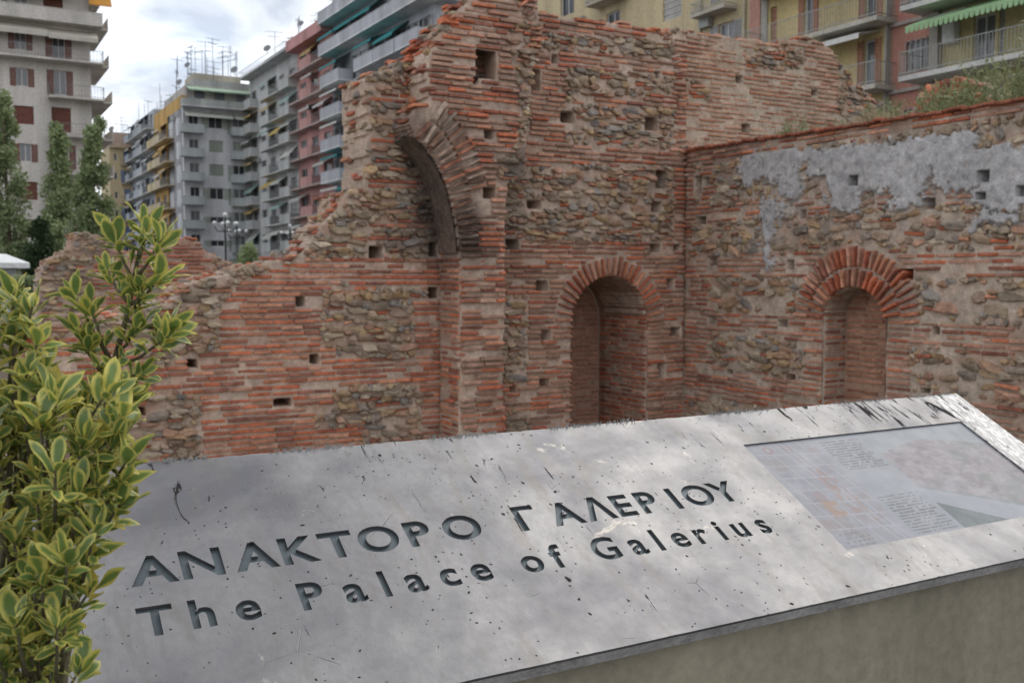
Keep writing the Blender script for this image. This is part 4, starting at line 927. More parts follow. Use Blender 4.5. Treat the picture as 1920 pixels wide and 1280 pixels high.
class Bld:
    def __init__(s, name, label, frame, c, far, L, H, depth, wall, z0=0.0, group=None):
        """frame 'R': facade plane x=c facing -x, local x runs along -y from y=far; 'M': plane y=c facing -y, local x along +x from x=far"""
        loc = (c, far-L/2, 0) if frame == 'R' else (far+L/2, c, 0)
        s.e = empty(name, loc, label, 'building', group); s.frame, s.c, s.far, s.L, s.H, s.depth, s.wall = frame, c, far, L, H, depth, wall
        R = Matrix.Rotation(-math.pi/2, 4, 'Z') if frame == 'R' else Matrix.Identity(4)
        s.M = Matrix.Translation((c, far, 0) if frame == 'R' else (far, c, 0)) @ R; s.op = []; s.z0 = z0
    def part(s, name, g, mats, parent=None, smooth=False):
        o = g.build(name, mats, parent or s.e, smooth)
        if parent is None: o.matrix_basis = s.M
        return o
    def S(s, px, py=300):
        return s.far-on_x(px, py, s.c)[1] if s.frame == 'R' else on_y(px, py, s.c)[0]-s.far
    def Z(s, px, py): return (on_x(px, py, s.c) if s.frame == 'R' else on_y(px, py, s.c))[2]
    def box(s, name, a, b, mat):
        g = MB(); g.box(a, b); return s.part(name, g, mat)
    def window(s, x0, x1, z0, z1, kind='w', fr=(.6, .6, .58), shut=None, closed=False):
        s.op.append((x0, x1, z0, z1)); d = .22; f = .07
        if closed:
            g = MB(); n = max(3, int((z1-z0)/.16))
            for k in range(n): a = z0+(z1-z0)*k/n; b = z0+(z1-z0)*(k+1)/n-.02; g.box((x0, .1+.02*(k % 2), a), (x1, .2, b))
            s.part('roller_shutter', g, col(shut or (.2, .1, .08))); return
        g = MB(); a = .14
        g.box((x0, a, z0), (x0+f, d, z1)); g.box((x1-f, a, z0), (x1, d, z1)); g.box((x0+f, a, z0), (x1-f, d, z0+f)); g.box((x0+f, a, z1-f), (x1-f, d, z1))
        xm = (x0+x1)/2
        if x1-x0 > .9: g.box((xm-f/2, a+.005, z0+f), (xm+f/2, d, z1-f))
        w = s.part('window', g, col(fr, .5))
        g = MB(); g.box((x0+f, d-.03, z0+f), (x1-f, d, z1-f)); p = link('pane', g.mesh('pane', M_GLASS), w)
        if shut:
            for sx in (x0-(x1-x0)*.5, x1):
                g = MB(); w2 = (x1-x0)*.5; n = max(4, int((z1-z0)/.14))
                g.box((sx, -.05, z0), (sx+.06, -.01, z1)); g.box((sx+w2-.06, -.05, z0), (sx+w2, -.01, z1))
                for k in range(n): a = z0+(z1-z0)*k/n; g.box((sx+.06, -.045, a), (sx+w2-.06, -.015, a+(z1-z0)/n*.7))
                s.part('shutter', g, col(shut, .7))
    def balcony(s, x0, x1, z, proj=1.1, ph=.95, par=None, rail=None, slab=None, th=.16, bar=.14):
        b = s.box('balcony', (x0, -proj, z-th), (x1, 0, z), slab or s.wall); 
        if par is not None:
            g = MB(); t = .07
            g.box((x0, -proj, z), (x1, -proj+t, z+ph)); g.box((x0, -proj+t, z), (x0+t, 0, z+ph)); g.box((x1-t, -proj+t, z), (x1, 0, z+ph)); g.box((x0-.02, -proj-.02, z+ph), (x1+.02, -proj+t+.02, z+ph+.05))
            link('parapet', g.mesh('parapet', par), b)
        if rail is not None:
            g = MB(); r = .014
            for zz in (z+.1, z+ph): g.box((x0, -proj, zz), (x1, -proj+.035, zz+.035)); g.box((x0, -proj+.035, zz), (x0+.035, 0, zz+.035)); g.box((x1-.035, -proj+.035, zz), (x1, 0, zz+.035))
            n = int((x1-x0)/bar)
            for k in range(n+1):
                x = x0+.01+(x1-x0-.04)*k/max(1, n); g.box((x, -proj+.008, z), (x+r*1.4, -proj+.008+r*1.4, z+ph))
            m = int(proj/bar)
            for k in range(1, m):
                for xx in (x0+.008, x1-.028): g.box((xx, -proj+k*bar, z), (xx+r*1.4, -proj+k*bar+r*1.4, z+ph))
            link('railing', g.mesh('railing', rail), b)
        return b
    def awning(s, x0, x1, z, out, drop, c, y=0.0, val=.22, scal=False):
        g = MB(); t = .02; A = [(x0, y, z), (x1, y, z), (x1, y-out, z-drop), (x0, y-out, z-drop)]; B = [(a, b, c_-t) for a, b, c_ in A]
        g.add(A+B, [(0, 3, 2, 1), (4, 5, 6, 7), (0, 1, 5, 4), (1, 2, 6, 5), (2, 3, 7, 6), (3, 0, 4, 7)])
        if scal:
            n = int((x1-x0)/.22)
            for k in range(n):
                a = x0+(x1-x0)*k/n; b = x0+(x1-x0)*(k+1)/n; zz = z-drop-t
                g.add([(a, y-out, zz), (b, y-out, zz), (b-.03, y-out-.01, zz-val*.8), ((a+b)/2, y-out-.01, zz-val), (a+.03, y-out-.01, zz-val*.8)], [(0, 4, 3, 2, 1)])
        else: g.add([(x0, y-out, z-drop-t), (x1, y-out, z-drop-t), (x1, y-out-.01, z-drop-t-val), (x0, y-out-.01, z-drop-t-val)], [(0, 3, 2, 1)])
        return s.part('awning', g, cloth(c))
    def aircon(s, x, z, y=-.05):
        g = MB(); g.box((x, y-.32, z), (x+.8, y, z+.55)); 
        for k in range(8): t = k*math.pi/4; g.box((x+.35+.2*math.cos(t)-.02, y-.34, z+.27+.2*math.sin(t)-.02), (x+.35+.2*math.cos(t)+.02, y-.321, z+.27+.2*math.sin(t)+.02))
        return s.part('air_conditioner', g, M_METAL_PALE)
    def finish(s, side=None, band=None):
        xs = sorted({0, s.L, *[v for o in s.op for v in o[:2]]}); zs = sorted({s.z0, s.H, *[v for o in s.op for v in o[2:]]}); g = MB()
        xs = [x for x in xs if 0 <= x <= s.L]; zs = [z for z in zs if s.z0 <= z <= s.H]
        for i in range(len(xs)-1):
            for j in range(len(zs)-1):
                cx, cz = (xs[i]+xs[i+1])/2, (zs[j]+zs[j+1])/2
                if any(a < cx < b and c < cz < d for a, b, c, d in s.op): continue
                g.add([(xs[i], 0, zs[j]), (xs[i+1], 0, zs[j]), (xs[i+1], 0, zs[j+1]), (xs[i], 0, zs[j+1])], [(0, 1, 2, 3)])
        for a, b, c, d in s.op:
            q = .24; g.add([(a, 0, c), (b, 0, c), (b, 0, d), (a, 0, d), (a, q, c), (b, q, c), (b, q, d), (a, q, d)], [(0, 4, 5, 1), (1, 5, 6, 2), (2, 6, 7, 3), (3, 7, 4, 0), (4, 7, 6, 5)])
        D = s.depth
        g.add([(0, 0, s.z0), (s.L, 0, s.z0), (s.L, D, s.z0), (0, D, s.z0), (0, 0, s.H), (s.L, 0, s.H), (s.L, D, s.H), (0, D, s.H)], [(1, 2, 6, 5), (2, 3, 7, 6), (3, 0, 4, 7), (4, 5, 6, 7)])
        s.part('wall', g, s.wall)
        return s
AERIALS = []
def aerial(p, h, kind, where='apartment building'):
    e = empty('rooftop_aerial', tuple(p), 'thin metal television aerial on the roof of the '+where, 'aerial', 'aerials on the '+where)
    g = MB(); x, y, z = p; g.tube([(x, y, z-.3), (x, y, z+h)], .035, 4); g.build('mast', M_DARK, e)
    g = MB(); r = random.random()*3.1
    if kind:
        for k in range(kind):
            zz = z+h-.1-.6*k; L = random.uniform(.6, 1.3); dx, dy = math.cos(r), math.sin(r); g.tube([(x-dx*L, y-dy*L, zz), (x+dx*L, y+dy*L, zz)], .022, 4)
            for q in range(5): t = -L+2*L*q/4; w = .22+.05*q; g.tube([(x+dx*t-dy*w, y+dy*t+dx*w, zz), (x+dx*t+dy*w, y+dy*t-dx*w, zz)], .014, 4)
        g.build('antenna_elements', M_DARK, e)
def dish(p, r=.4, where='apartment building'):
    e = empty('satellite_dish', tuple(p), 'small satellite dish on the roof of the '+where, 'dish', 'dishes on the '+where); g = MB(); x, y, z = p
    g.tube([(x, y, z-.2), (x, y, z+.5)], .03, 5); g.build('mast', M_DARK, e); g = MB(); d = Vector((-.6, -.6, .45)).normalized(); a = d.orthogonal().normalized(); b = d.cross(a); c = Vector((x, y, z+.55)); n = 12
    vs = [tuple(c-d*.08)]+[tuple(c+(a*math.cos(6.283*k/n)+b*math.sin(6.283*k/n))*r*.6-d*.03) for k in range(n)]+[tuple(c+(a*math.cos(6.283*k/n)+b*math.sin(6.283*k/n))*r+d*.04) for k in range(n)]
    g.add(vs, [(0, 1+k, 1+(k+1) % n) for k in range(n)]+[(1+k, 1+n+k, 1+n+(k+1) % n, 1+(k+1) % n) for k in range(n)]); g.build('dish', M_METAL, e, True)
def roof_clutter(B, n, y0=.8, hs=(1.5, 4.0), zt=None, where=''):
    n = int(n*1.7)
    zt = zt or B.H
    for k in range(n):
        p = B.M @ Vector((B.L*(k+random.random())/n, y0+random.random()*3, zt)); aerial(p, random.uniform(*hs), random.choice((0, 1, 1, 2, 3)), where)
    for k in range(max(1, n//6)): dish(B.M @ Vector((B.L*random.random(), .6+random.random(), zt)), random.uniform(.35, .55), where)
XS = 36.0
# --- left tower, facing us
def tower():
    y = 92.5; x0 = 0.5; x1 = on_y(173, 250, y)[0]; cream = col((.54, .50, .455)); B = Bld('tower_block', 'cream corner tower block with brown shutters and rounded balcony ends behind pine trees', 'M', y, x0, x1-x0, 31, 14, cream)
    brown = (.16, .065, .05); zs = [2.6, 5.7, 8.85, 12.0, 15.1, 18.2, 21.2]; 
    wl_, wr_ = B.S(50), B.S(114)
    for i, z in enumerate(zs):
        l0 = B.S(38+i*0); cl = i in (0, 1, 2, 4); sft = (6-i)*1.2
        a = B.S(49+sft-4) ; 
        if cl: B.window(a-.75, a+.75, z-.75, z+.75, closed=True, shut=brown)
        else: B.window(a-.45, a+.45, z-.75, z+.75, fr=(.55, .5, .48), shut=brown)
        b = B.S(116+sft*.6); 
        if i in (4,): B.window(b-.75, b+.75, z-1.2, z+.85, closed=True, shut=brown)
        else: B.window(b-.5, b+.5, z-1.2, z+.85, fr=(.55, .5, .48), shut=brown)
    for i, z in enumerate((24.4, 27.4)):
        for px in (12, 48): B.window(B.S(px)-.5, B.S(px)+.5, z-.8, z+.8, fr=(.5, .48, .46))
        B.window(B.S(108)-.75, B.S(108)+.75, z-.9, z+.8, closed=True, shut=brown)
    sb = B.S(93)
    for z in (3.9, 7.2, 10.4, 13.55, 16.75): 
        B.balcony(sb, B.L+.9, z, 1.2, .95, rail=M_METAL, slab=cream, bar=.25)
        g = MB(); g.box((B.L, 0, z-.16), (B.L+1.7, 9, z-.001)); g.box((B.L+1.63, 0, z), (B.L+1.7, 9, z+.9)); B.part('side_balcony', g, [cream])
    for z in (19.8, 22.95, 26.1):
        B.balcony(0, B.L+.9, z, 1.3, .9, rail=M_METAL if z < 22 else None, par=cream if z > 22 else None, slab=cream, bar=.25)
        g = MB(); g.box((B.L, 0, z-.16), (B.L+1.5, 9, z-.001)); g.box((B.L+1.43, 0, z), (B.L+1.5, 9, z+.9)); B.part('side_balcony', g, [cream])
    g = MB(); 
    B.awning(0.2, B.S(94), 22.6, 1.35, .75, (.50, .46, .40), 0, .35); B.awning(B.S(95), B.L+.5, 22.5, 1.35, .75, (.50, .46, .40), 0, .35)
    B.awning(0.2, B.S(140), 25.8, 1.4, .6, (.55, .52, .46), 0, .3); B.awning(B.L-.1, B.L+1.7, 26.0, .9, 1.3, (.55, .26, .05), -.1, .1)
    B.box('roof_slab', (-.3, -1.5, 29.3), (B.L+.8, 3, 29.6), cream); B.finish()
    g = MB(); 
tower()
def side_facade(name, label, X, pxa, pxb, ztop, wallc, storey, base, nb, style, seed, group=None, depth=12, cl=.1, near=None):
    """street facade in plane x=X between two pixel columns"""
    r = random.Random(seed); ya = on_x(pxa, 300, X)[1]; yb = near if near else on_x(pxb, 300, X)[1]; B = Bld(name, label, 'R', X, ya, ya-yb, ztop, depth, col(wallc)); bw = B.L/nb; z = base; k = 0
    while z+2.3 < ztop:
        for i in range(nb):
            c = bw*(i+.5); ww = style.get('ww', .55)*bw/2
            if r.random() < cl: B.window(c-ww, c+ww, z+.05, z+2.2, closed=True, shut=r.choice(style['shut']))
            else: B.window(c-ww, c+ww, z+.05, z+2.2, fr=style.get('fr', (.5, .5, .48)))
            typ = style['balc'][i % len(style['balc'])]
            if typ: 
                pr = style.get('proj', 1.1); par = col(style['par'][i % len(style['par'])]) if typ == 'p' else None
                B.balcony(i*bw+.08, (i+1)*bw-.08 if typ == 'p' else (i+1)*bw-.3, z, pr, .95, par=par, rail=M_METAL if typ == 'r' else None, slab=col(style.get('slab', (.5, .49, .47))), bar=.3)
                if r.random() < style['aw']: B.awning(i*bw+.15, (i+1)*bw-.15, z+2.55, pr*r.uniform(.9, 1.25), r.uniform(.25, 1.1), r.choice(style['awc']), 0, .2)
            if r.random() < .12: B.aircon(i*bw+.1, z+2.1)
        z += storey; k += 1
    return B
def row():
    # blue-grey building with teal awnings
    G = 'street apartment blocks'
    B = Bld('apartment_building', 'blue grey apartment building with teal awnings beside the pier', 'R', XS, on_x(626, 300, XS)[1], on_x(626, 300, XS)[1]-on_x(814, 100, XS)[1], 31.2, 16, col((.47, .50, .54)))
    par = col((.45, .455, .49)); teal = (.03, .24, .25); white = col((.62, .63, .64))
    lv = [1.65+3.25*k for k in range(9)]
    n = 5; bw = B.L/n
    for k, z in enumerate(lv):
        for i in range(n):
            c = bw*(i+.5)
            for sx in (-1.1, 1.1): B.window(c+sx-.8, c+sx+.8, z+.05, z+2.3, closed=random.random() < .15, shut=(.4, .4, .42))
        if z > 22: 
            B.balcony(0, B.L+1.2, z, 1.6, 1.0, par=par, slab=white)
            g = MB(); g.box((B.L, 0, z-.16), (B.L+1.6, 10, z-.002)); g.box((B.L+1.5, 0, z), (B.L+1.6, 10, z+1)); B.part('side_balcony', g, [par])
            for i in range(n):
                if random.random() < .75: B.awning(i*bw+.1, (i+1)*bw-.2, z+2.9, 1.7, random.choice((.5, .9, 1.3)), teal, 0, .2)
        else:
            for i in range(n):
                if i % 2 == 0 or i > 2: B.balcony(i*bw+.1, (i+1)*bw+(.8 if i == 0 else -.1), z, 1.5, 1.0, par=par, slab=white)
                if i == 0: B.awning(.2, bw+.4, z+2.8, 1.6, {1: 1.5, 2: .3, 3: .35, 4: .35, 5: .4, 6: .9}.get(k, 1.2), teal if k in (1, 3, 6) else (.58, .58, .55), 0, .2)
                elif random.random() < .45: B.awning(i*bw+.2, (i+1)*bw-.2, z+2.8, 1.6, random.uniform(.4, 1.3), teal, 0, .2)
    B.finish(); 
    p = B.box('penthouse', (2.2, 1.2, 31.2), (B.L, 10, 34), col((.33, .36, .40)))
    for i in range(5): g = MB(); g.box((3+i*4.2, 1.16, 31.6), (6.2+i*4.2, 1.2, 33.4)); B.part('penthouse_window', g, M_GLASS)
    # pink building
    B = side_facade('apartment_building', 'salmon pink apartment building next to the blue grey one', XS, 560, 626, 27.6, (.56, .31, .29), 3.2, 2.0, 3, dict(balc=['r', 'p', 'r'], par=[(.42, .36, .33), (.52, .29, .27)], aw=.45, awc=[(.5, .49, .46), (.42, .30, .12), (.45, .46, .42)], shut=[(.35, .33, .3), (.25, .12, .1)], slab=(.46, .36, .33)), 3, G)
    B.finish(); B.box('roof_room', (2, 1.5, 27.6), (B.L-1, 8, 30.4), col((.36, .27, .22))); roof_clutter(B, 5, zt=27.6, where='salmon pink building'); B.box('chimney', (1, .6, 27.6), (1.8, 1.6, 29.6), col((.45, .25, .08)))
    B.box('cornice', (-.1, -1.3, 27.0), (B.L+.1, 0, 28.2), col((.52, .27, .26)))
    # grey building
    B = side_facade('apartment_building', 'pale grey apartment building with rows of small balconies and cream awnings', XS, 470, 560, 27.4, (.50, .50, .50), 3.1, 1.8, 5, dict(balc=['p', None, 'p', 'r', 'p'], par=[(.45, .46, .45), (.40, .42, .42)], aw=.5, awc=[(.52, .51, .47), (.45, .47, .43), (.46, .34, .12), (.28, .40, .36)], shut=[(.4, .4, .38), (.22, .34, .36)]), 5, G)
    B.finish(); B.box('setback_floor', (0, 2.0, 27.4), (B.L, 9, 30.2), col((.36, .38, .37))); B.balcony(0, B.L, 27.5, 1.4, .8, rail=M_METAL, bar=.4); roof_clutter(B, 9, 2.4, zt=30.2, where='pale grey building with small balconies')
    # corner building facing us, green awning on top
    yc = on_x(470, 300, XS)[1]+.3; xa = on_y(345, 300, yc)[0]; xb = XS+.2; B = Bld('apartment_building', 'pale grey corner building with a long green awning under the roof', 'M', yc, xa, xb-xa, 23.4, 10, col((.54, .54, .56)))
    for k in range(7):
        z = 1.9+3.05*k
        B.window(B.L*.47-.9, B.L*.47+.9, z+.7, z+2.2 if k > 2 else z+1.5, closed=k in (4, 5), shut=(.30, .33, .28))
        B.window(.7, 1.9, z+.05, z+2.2, fr=(.45, .45, .45)); B.window(B.L-2.4, B.L-.9, z+.05, z+2.2, closed=k in (5,), shut=(.33, .36, .32))
        B.balcony(-.6, B.L*.27, z, 1.2, .9, par=col((.40, .43, .43)), slab=col((.38, .41, .40))); B.balcony(B.L*.68, B.L+.3, z, 1.2, .9, par=col((.40, .43, .43)), slab=col((.38, .41, .40)))
    B.awning(0, B.L*.7, 22.9, 1.3, .6, (.50, .52, .46), 0, .2); B.awning(B.L*.73, B.L, 22.9, 1.3, .6, (.50, .52, .46), 0, .2)
    B.balcony(-.3, B.L+.3, 23.5, 1.4, .8, par=col((.36, .38, .36))); B.finish()
    B.box('setback_floor', (.6, .8, 23.4), (B.L, 9, 26.4), col((.44, .42, .38)))
    for sx in (1.6, 4.2, 7): g = MB(); g.box((sx, .76, 24.0), (sx+1.3, .8, 25.9)); B.part('setback_window', g, M_GLASS)
    B.awning(.6, B.L+.2, 26.2, 1.5, .55, (.34, .45, .34), .8, .15); B.box('roof_room', (2, 2.5, 26.4), (B.L-.6, 8, 28.3), col((.45, .41, .33))); roof_clutter(B, 10, 3, (1.5, 5), zt=28.3, where='corner building with the green awning')
    # orange-yellow, blue-grey, and far yellow
    XB = xa; 
    B = side_facade('apartment_building', 'orange yellow apartment building receding beside the pale corner block', XB, 290, 345, 25.0, (.50, .31, .10), 3.1, 1.6, 4, dict(balc=['p', 'p', 'r', None], par=[(.48, .40, .24), (.50, .42, .30)], aw=.4, awc=[(.55, .38, .16), (.06, .26, .22), (.50, .49, .45)], shut=[(.35, .12, .06), (.4, .3, .16)], slab=(.45, .38, .27)), 8, G, near=yc+.9)
    B.finish(); B.box('setback_floor', (0, 1.6, 25.0), (B.L, 9, 27.2), col((.37, .37, .36))); roof_clutter(B, 6, 2, zt=27.2, where='orange yellow building')
    B = side_facade('apartment_building', 'blue grey far apartment building with tight rows of balconies', XB, 246, 290, 26.0, (.42, .45, .49), 3.1, 1.6, 5, dict(balc=['p', 'r', 'p'], par=[(.36, .39, .43), (.42, .44, .46)], aw=.45, awc=[(.5, .5, .47), (.42, .44, .44)], shut=[(.3, .32, .34)]), 12, G, depth=3.0)
    B.finish(); roof_clutter(B, 6, .6, where='blue grey far building')
    yd = on_x(246, 300, XB)[1]+.3; xe = on_y(205, 300, yd)[0]; B = Bld('apartment_building', 'narrow far yellow building with blue shutters beside the tower trees', 'M', yd, xe, XB-xe+.2, 22.6, 10, col((.52, .42, .26)))
    for k in range(7):
        z = 1.6+3.05*k; B.window(B.L*.62, B.L*.9, z+.1, z+2.2, closed=k % 2 == 0, shut=(.16, .22, .34)); B.balcony(B.L*.48, B.L, z, 1, .9, rail=M_METAL, slab=col((.5, .43, .33)), bar=.4)
        B.window(B.L*.2, B.L*.34, z+.6, z+1.7)
    B.finish(); B.box('setback_floor', (.2, 1, 22.6), (B.L, 8, 25.2), col((.40, .30, .24))); B.balcony(0, B.L, 22.7, .8, .8, rail=M_METAL, bar=.4); roof_clutter(B, 4, 1.5, (1, 3), zt=25.2, where='narrow far yellow building')
row()
# --- near facades behind the ruin on the right
def right_row():
    salm = (.36, .13, .10)
    ya = on_x(1000, 50, XS)[1]; yb = on_x(1407, 50, XS)[1]
    B = Bld('apartment_building', 'pale yellow apartment building with a red balcony behind the tall ruin', 'R', XS, ya, ya-yb, 25, 12, col((.52, .43, .27)))
    zf = [12.7-2.85*k for k in range(4)]+[12.7+2.85*k for k in range(1, 4)]
    for z in zf:
        B.window(B.S(1344), B.S(1374), z+.55, z+2.2, closed=random.random() < .3, shut=(.36, .36, .37), fr=(.6, .6, .6)); B.window(B.S(1135), B.S(1160), z+.05, z+2.2, fr=(.6, .6, .62)); B.window(B.S(1240), B.S(1275), z+.5, z+2.0, closed=True, shut=(.40, .38, .36)); B.window(B.S(1050), B.S(1075), z+.3, z+2.1)
        B.balcony(B.S(1315), B.S(1378), z, .9, .55, par=col((.48, .09, .09)) if 9 < z < 14 else None, rail=M_METAL_PALE, slab=col((.46, .42, .36)))
        B.balcony(B.S(1120), B.S(1180), z, 1.0, .95, rail=M_METAL_PALE, slab=col((.48, .42, .34)))
        B.balcony(B.S(1180), B.S(1232), z+1.55, 1.1, .7, par=col((.48, .10, .11)), slab=col((.45, .1, .1))) if 11 < z < 13 else None
        B.aircon(B.S(1316), z+2.2); B.aircon(B.S(1085), z+2.0)
    B.box('drain_pipe', (B.S(1392), -.16, 0), (B.S(1396), -.02, 25), col((.45, .40, .28))); B.box('drain_pipe', (B.S(1312)-.1, -.14, 0), (B.S(1312)+.06, -.02, 25), col((.45, .40, .28))); B.finish()
    # yellow with terracotta shutters
    yc = on_x(1672, 50, XS)[1]; B = Bld('apartment_building', 'ochre yellow apartment building with terracotta shutters and a long railing balcony', 'R', XS, yb-.02, yb-yc-.02, 25, 12, col((.56, .45, .23)))
    for z in zf:
        B.window(B.S(1502), B.S(1520), z+.05, z+2.25, fr=(.68, .68, .68), shut=(.40, .19, .13)); B.window(B.S(1615), B.S(1637), z+.05, z+2.25, fr=(.68, .68, .68), shut=(.40, .19, .13)); B.window(B.S(1440), B.S(1452), z+.05, z+2.2, closed=True, shut=(.38, .2, .14))
        B.balcony(B.S(1428), B.S(1600)+2.2, z, 1.3, .95, rail=M_METAL_PALE, slab=col((.46, .43, .37)), th=.2, bar=.16)
        if z > 12: B.awning(B.S(1553), B.S(1646), z-.32, 1.4, .25, (.60, .59, .56), 0, .22)
    B.box('grey_pillar', (B.S(1660)+.05, -.3, 0), (B.L-.01, -.002, 25), col((.36, .34, .31))); B.box('pink_strip', (.02, -.12, 0), (B.S(1424), -.004, 25), col((.45, .24, .19))); B.box('grey_reveal', (B.S(1424)+.02, -.08, 0), (B.S(1436), -.003, 25), col((.36, .34, .30))); B.finish()
    # pink
    yd = on_x(1750, 50, XS)[1]; B = Bld('apartment_building', 'salmon facade with barred window between two yellow houses', 'R', XS, yc-.02, yc-yd-.04, 25, 12, col((.46, .225, .175)))
    for z in zf:
        B.window(B.S(1694), B.S(1742), z+.45, z+1.75, fr=(.55, .55, .55)); B.box('string_course', (0, -.15, z-.35), (B.L, -.003, z-.2), col((.40, .35, .32)))
        g = MB()
        for k in range(6): x = B.S(1694)+(B.S(1742)-B.S(1694))*k/5; g.box((x-.015, -.05, z+.4), (x+.015, -.025, z+1.8))
        for k in range(4): zz = z+.45+1.3*k/3; g.box((B.S(1694)-.02, -.024, zz-.012), (B.S(1742)+.02, -.004, zz+.012))
        B.part('window_bars', g, M_METAL_PALE)
    B.finish()
    # yellow with green awning
    B = Bld('apartment_building', 'yellow apartment house with a scalloped green awning and white railing', 'R', XS, yd-.02, 12, 25, 12, col((.56, .48, .26)))
    for z in zf:
        B.window(B.S(1818), B.S(1858), z+.05, z+2.1, fr=(.66, .66, .66)); B.window(B.S(1865), B.S(1876), z+.05, z+2.2, closed=True, shut=(.42, .42, .42)); B.window(B.S(1960), B.S(2000), z+.05, z+2.1)
        B.balcony(-.5, 11.5, z, 1.5, .95, rail=M_METAL_PALE, slab=col((.48, .47, .44)), th=.2, bar=.15)
        B.box('door_pillar', (.05, -.35, z), (.45, -.003, z+2.6), col((.40, .37, .33))); B.box('boiler', (B.S(1772), -.42, z+1.2), (B.S(1794), -.05, z+2.0), col((.60, .60, .58)))
        if 9 < z < 13 or z > 15: B.awning(.1, 11, z+2.6, 1.9, .75, (.30, .46, .25), 0, .28, scal=True)
        for sx in (1.2, 4.4): g = MB(); g.tube([(sx, -.05, z+2.0), (sx+.9, -.9, z+2.3), (sx+.1, -1.8, z+1.95)], .02, 5); B.part('awning_arm', g, M_METAL_PALE)
    B.finish()
right_row()
# ------------------------------------------------------------------ trees, hedge, kiosk, lamps, weeds
def fol_mat(name, a, b, sc=1.2):
    m, nt, p = newmat(name); w = wpos(nt); v = nn(nt, 'ShaderNodeAttribute', attribute_name='rnd').outputs['Fac']
    c = mix(nt, v, a, b); c = mix(nt, ramp(nt, noise(nt, w, sc, 3), (.35, 0.0), (.7, .45)), c, tuple(x*1.5 for x in b)); nt.links.new(c, p.inputs['Base Color'])
    p.inputs['Roughness'].default_value = .6; p.inputs['Specular IOR Level'].default_value = .25
    tr = nn(nt, 'ShaderNodeBsdfTranslucent'); nt.links.new(c, tr.inputs[0]); ms = nn(nt, 'ShaderNodeMixShader'); ms.inputs[0].default_value = .25
    nt.links.new(p.outputs[0], ms.inputs[1]); nt.links.new(tr.outputs[0], ms.inputs[2]); nt.links.new(ms.outputs[0], nt.nodes['Material Output'].inputs[0]); return m
def leaf_cloud(name, pts, size, mat, parent, long=1.6, up=.3):
    pts = np.asarray(pts); n = len(pts); d = rng.normal(0, 1, (n, 3)); d[:, 2] += up; d /= np.linalg.norm(d, axis=1)[:, None]
    e = np.cross(d, rng.normal(0, 1, (n, 3))); e /= np.linalg.norm(e, axis=1)[:, None]; s = size*rng.uniform(.6, 1.3, (n, 1))
    V = np.stack([pts-e*s*.32, pts+d*s*long*.5, pts+e*s*.32, pts+d*s*long], 1); V[:, 1] = pts+d*s*long*.5+e*s*.42; V[:, 0] = pts; V[:, 2] = pts+d*s*long; V[:, 3] = pts+d*s*long*.5-e*s*.42
    F = np.arange(n*4).reshape(n, 4); me = np_mesh(name, V.reshape(-1, 3), F, mat); a = me.attributes.new('rnd', 'FLOAT', 'POINT'); a.data.foreach_set('value', np.repeat(rng.random(n), 4).astype(np.float32))
    return link(name, me, parent)
M_BARK = smat('tree_bark', (.16, .125, .09), .9, .3, 3, .6, fine=14)
M_FOL = fol_mat('tree_foliage', (.15, .19, .09), (.27, .32, .16)); M_FOLD = fol_mat('dark_foliage', (.018, .035, .014), (.04, .065, .025)); M_WEED = fol_mat('weed_foliage', (.13, .16, .08), (.25, .27, .14), 4); M_DRY = fol_mat('dry_grass', (.30, .24, .13), (.40, .33, .20), 4)
def tree(px, ytop, ybase, wpx, t, label, mat, n=9000, seed=0, size=.16, name='pine_tree', z0=0.0, trunk=True):
    top = at_depth(px, ytop, t); r = random.Random(seed); x, y = top[0], top[1]; zb = at_depth(px, ybase, t)[2]; R = wpx/2*t/FPX; H = top[2]
    e = empty(name, (x, y, z0), label, 'tree'); g = MB(); zb = max(zb, z0+.6)
    if trunk: g.tube([(x, y, z0-.1), (x+.1, y, z0+(H-z0)*.4), (x-.05, y, z0+(H-z0)*.75), (x, y, H-.3)], [.16, .13, .08, .02], 8)
    pts = []; L = []
    k = 46
    for i in range(k):
        f = (i+r.random())/k; z = zb+(H-zb)*f; rad = R*(1.0-.78*f**1.7)*(.55+.45*min(1, f*5))*r.uniform(.35, 1.2); a = r.random()*6.283; c = (x+math.cos(a)*rad*.7, y+math.sin(a)*rad*.7, z)
        L.append((c, max(.35, R*(.52-.25*f)*r.uniform(.7, 1.2))))
        if trunk: g.tube([(x, y, z-.5), (c[0], c[1], z)], [.035, .012], 4)
    if trunk: g.build('trunk', M_BARK, e)
    for c, rr in L:
        q = rng.normal(0, 1, (n//k, 3)); q /= np.linalg.norm(q, axis=1)[:, None]; q *= rng.random((n//k, 1))**.45*rr; q[:, 2] *= 1.25
        pts.append(np.array(c)+q)
    leaf_cloud('crown', np.concatenate(pts), size, mat, e)
tree(6, 185, 500, 92, 62, 'tall loose green tree at the far side beside the tower', M_FOL, 9000, 1, .17)
tree(106, 238, 492, 76, 60, 'slim pointed green tree in front of the tower between two others', M_FOL, 8000, 2, .16)
tree(172, 245, 470, 90, 64, 'full green tree at the right corner of the tower', M_FOL, 9000, 3, .17)
tree(72, 420, 520, 75, 55, 'low dark evergreen shrub beneath the slim tree', M_FOLD, 7000, 4, .13, 'evergreen_shrub', trunk=True)
tree(466, 470, 520, 40, 48, 'small round green shrub behind the brick ruin', M_FOL, 3500, 6, .1, 'round_shrub')
tree(186, 225, 262, 30, 84, 'potted shrub on the tower balcony', M_FOL, 700, 8, .15, 'balcony_shrub', z0=13.55)
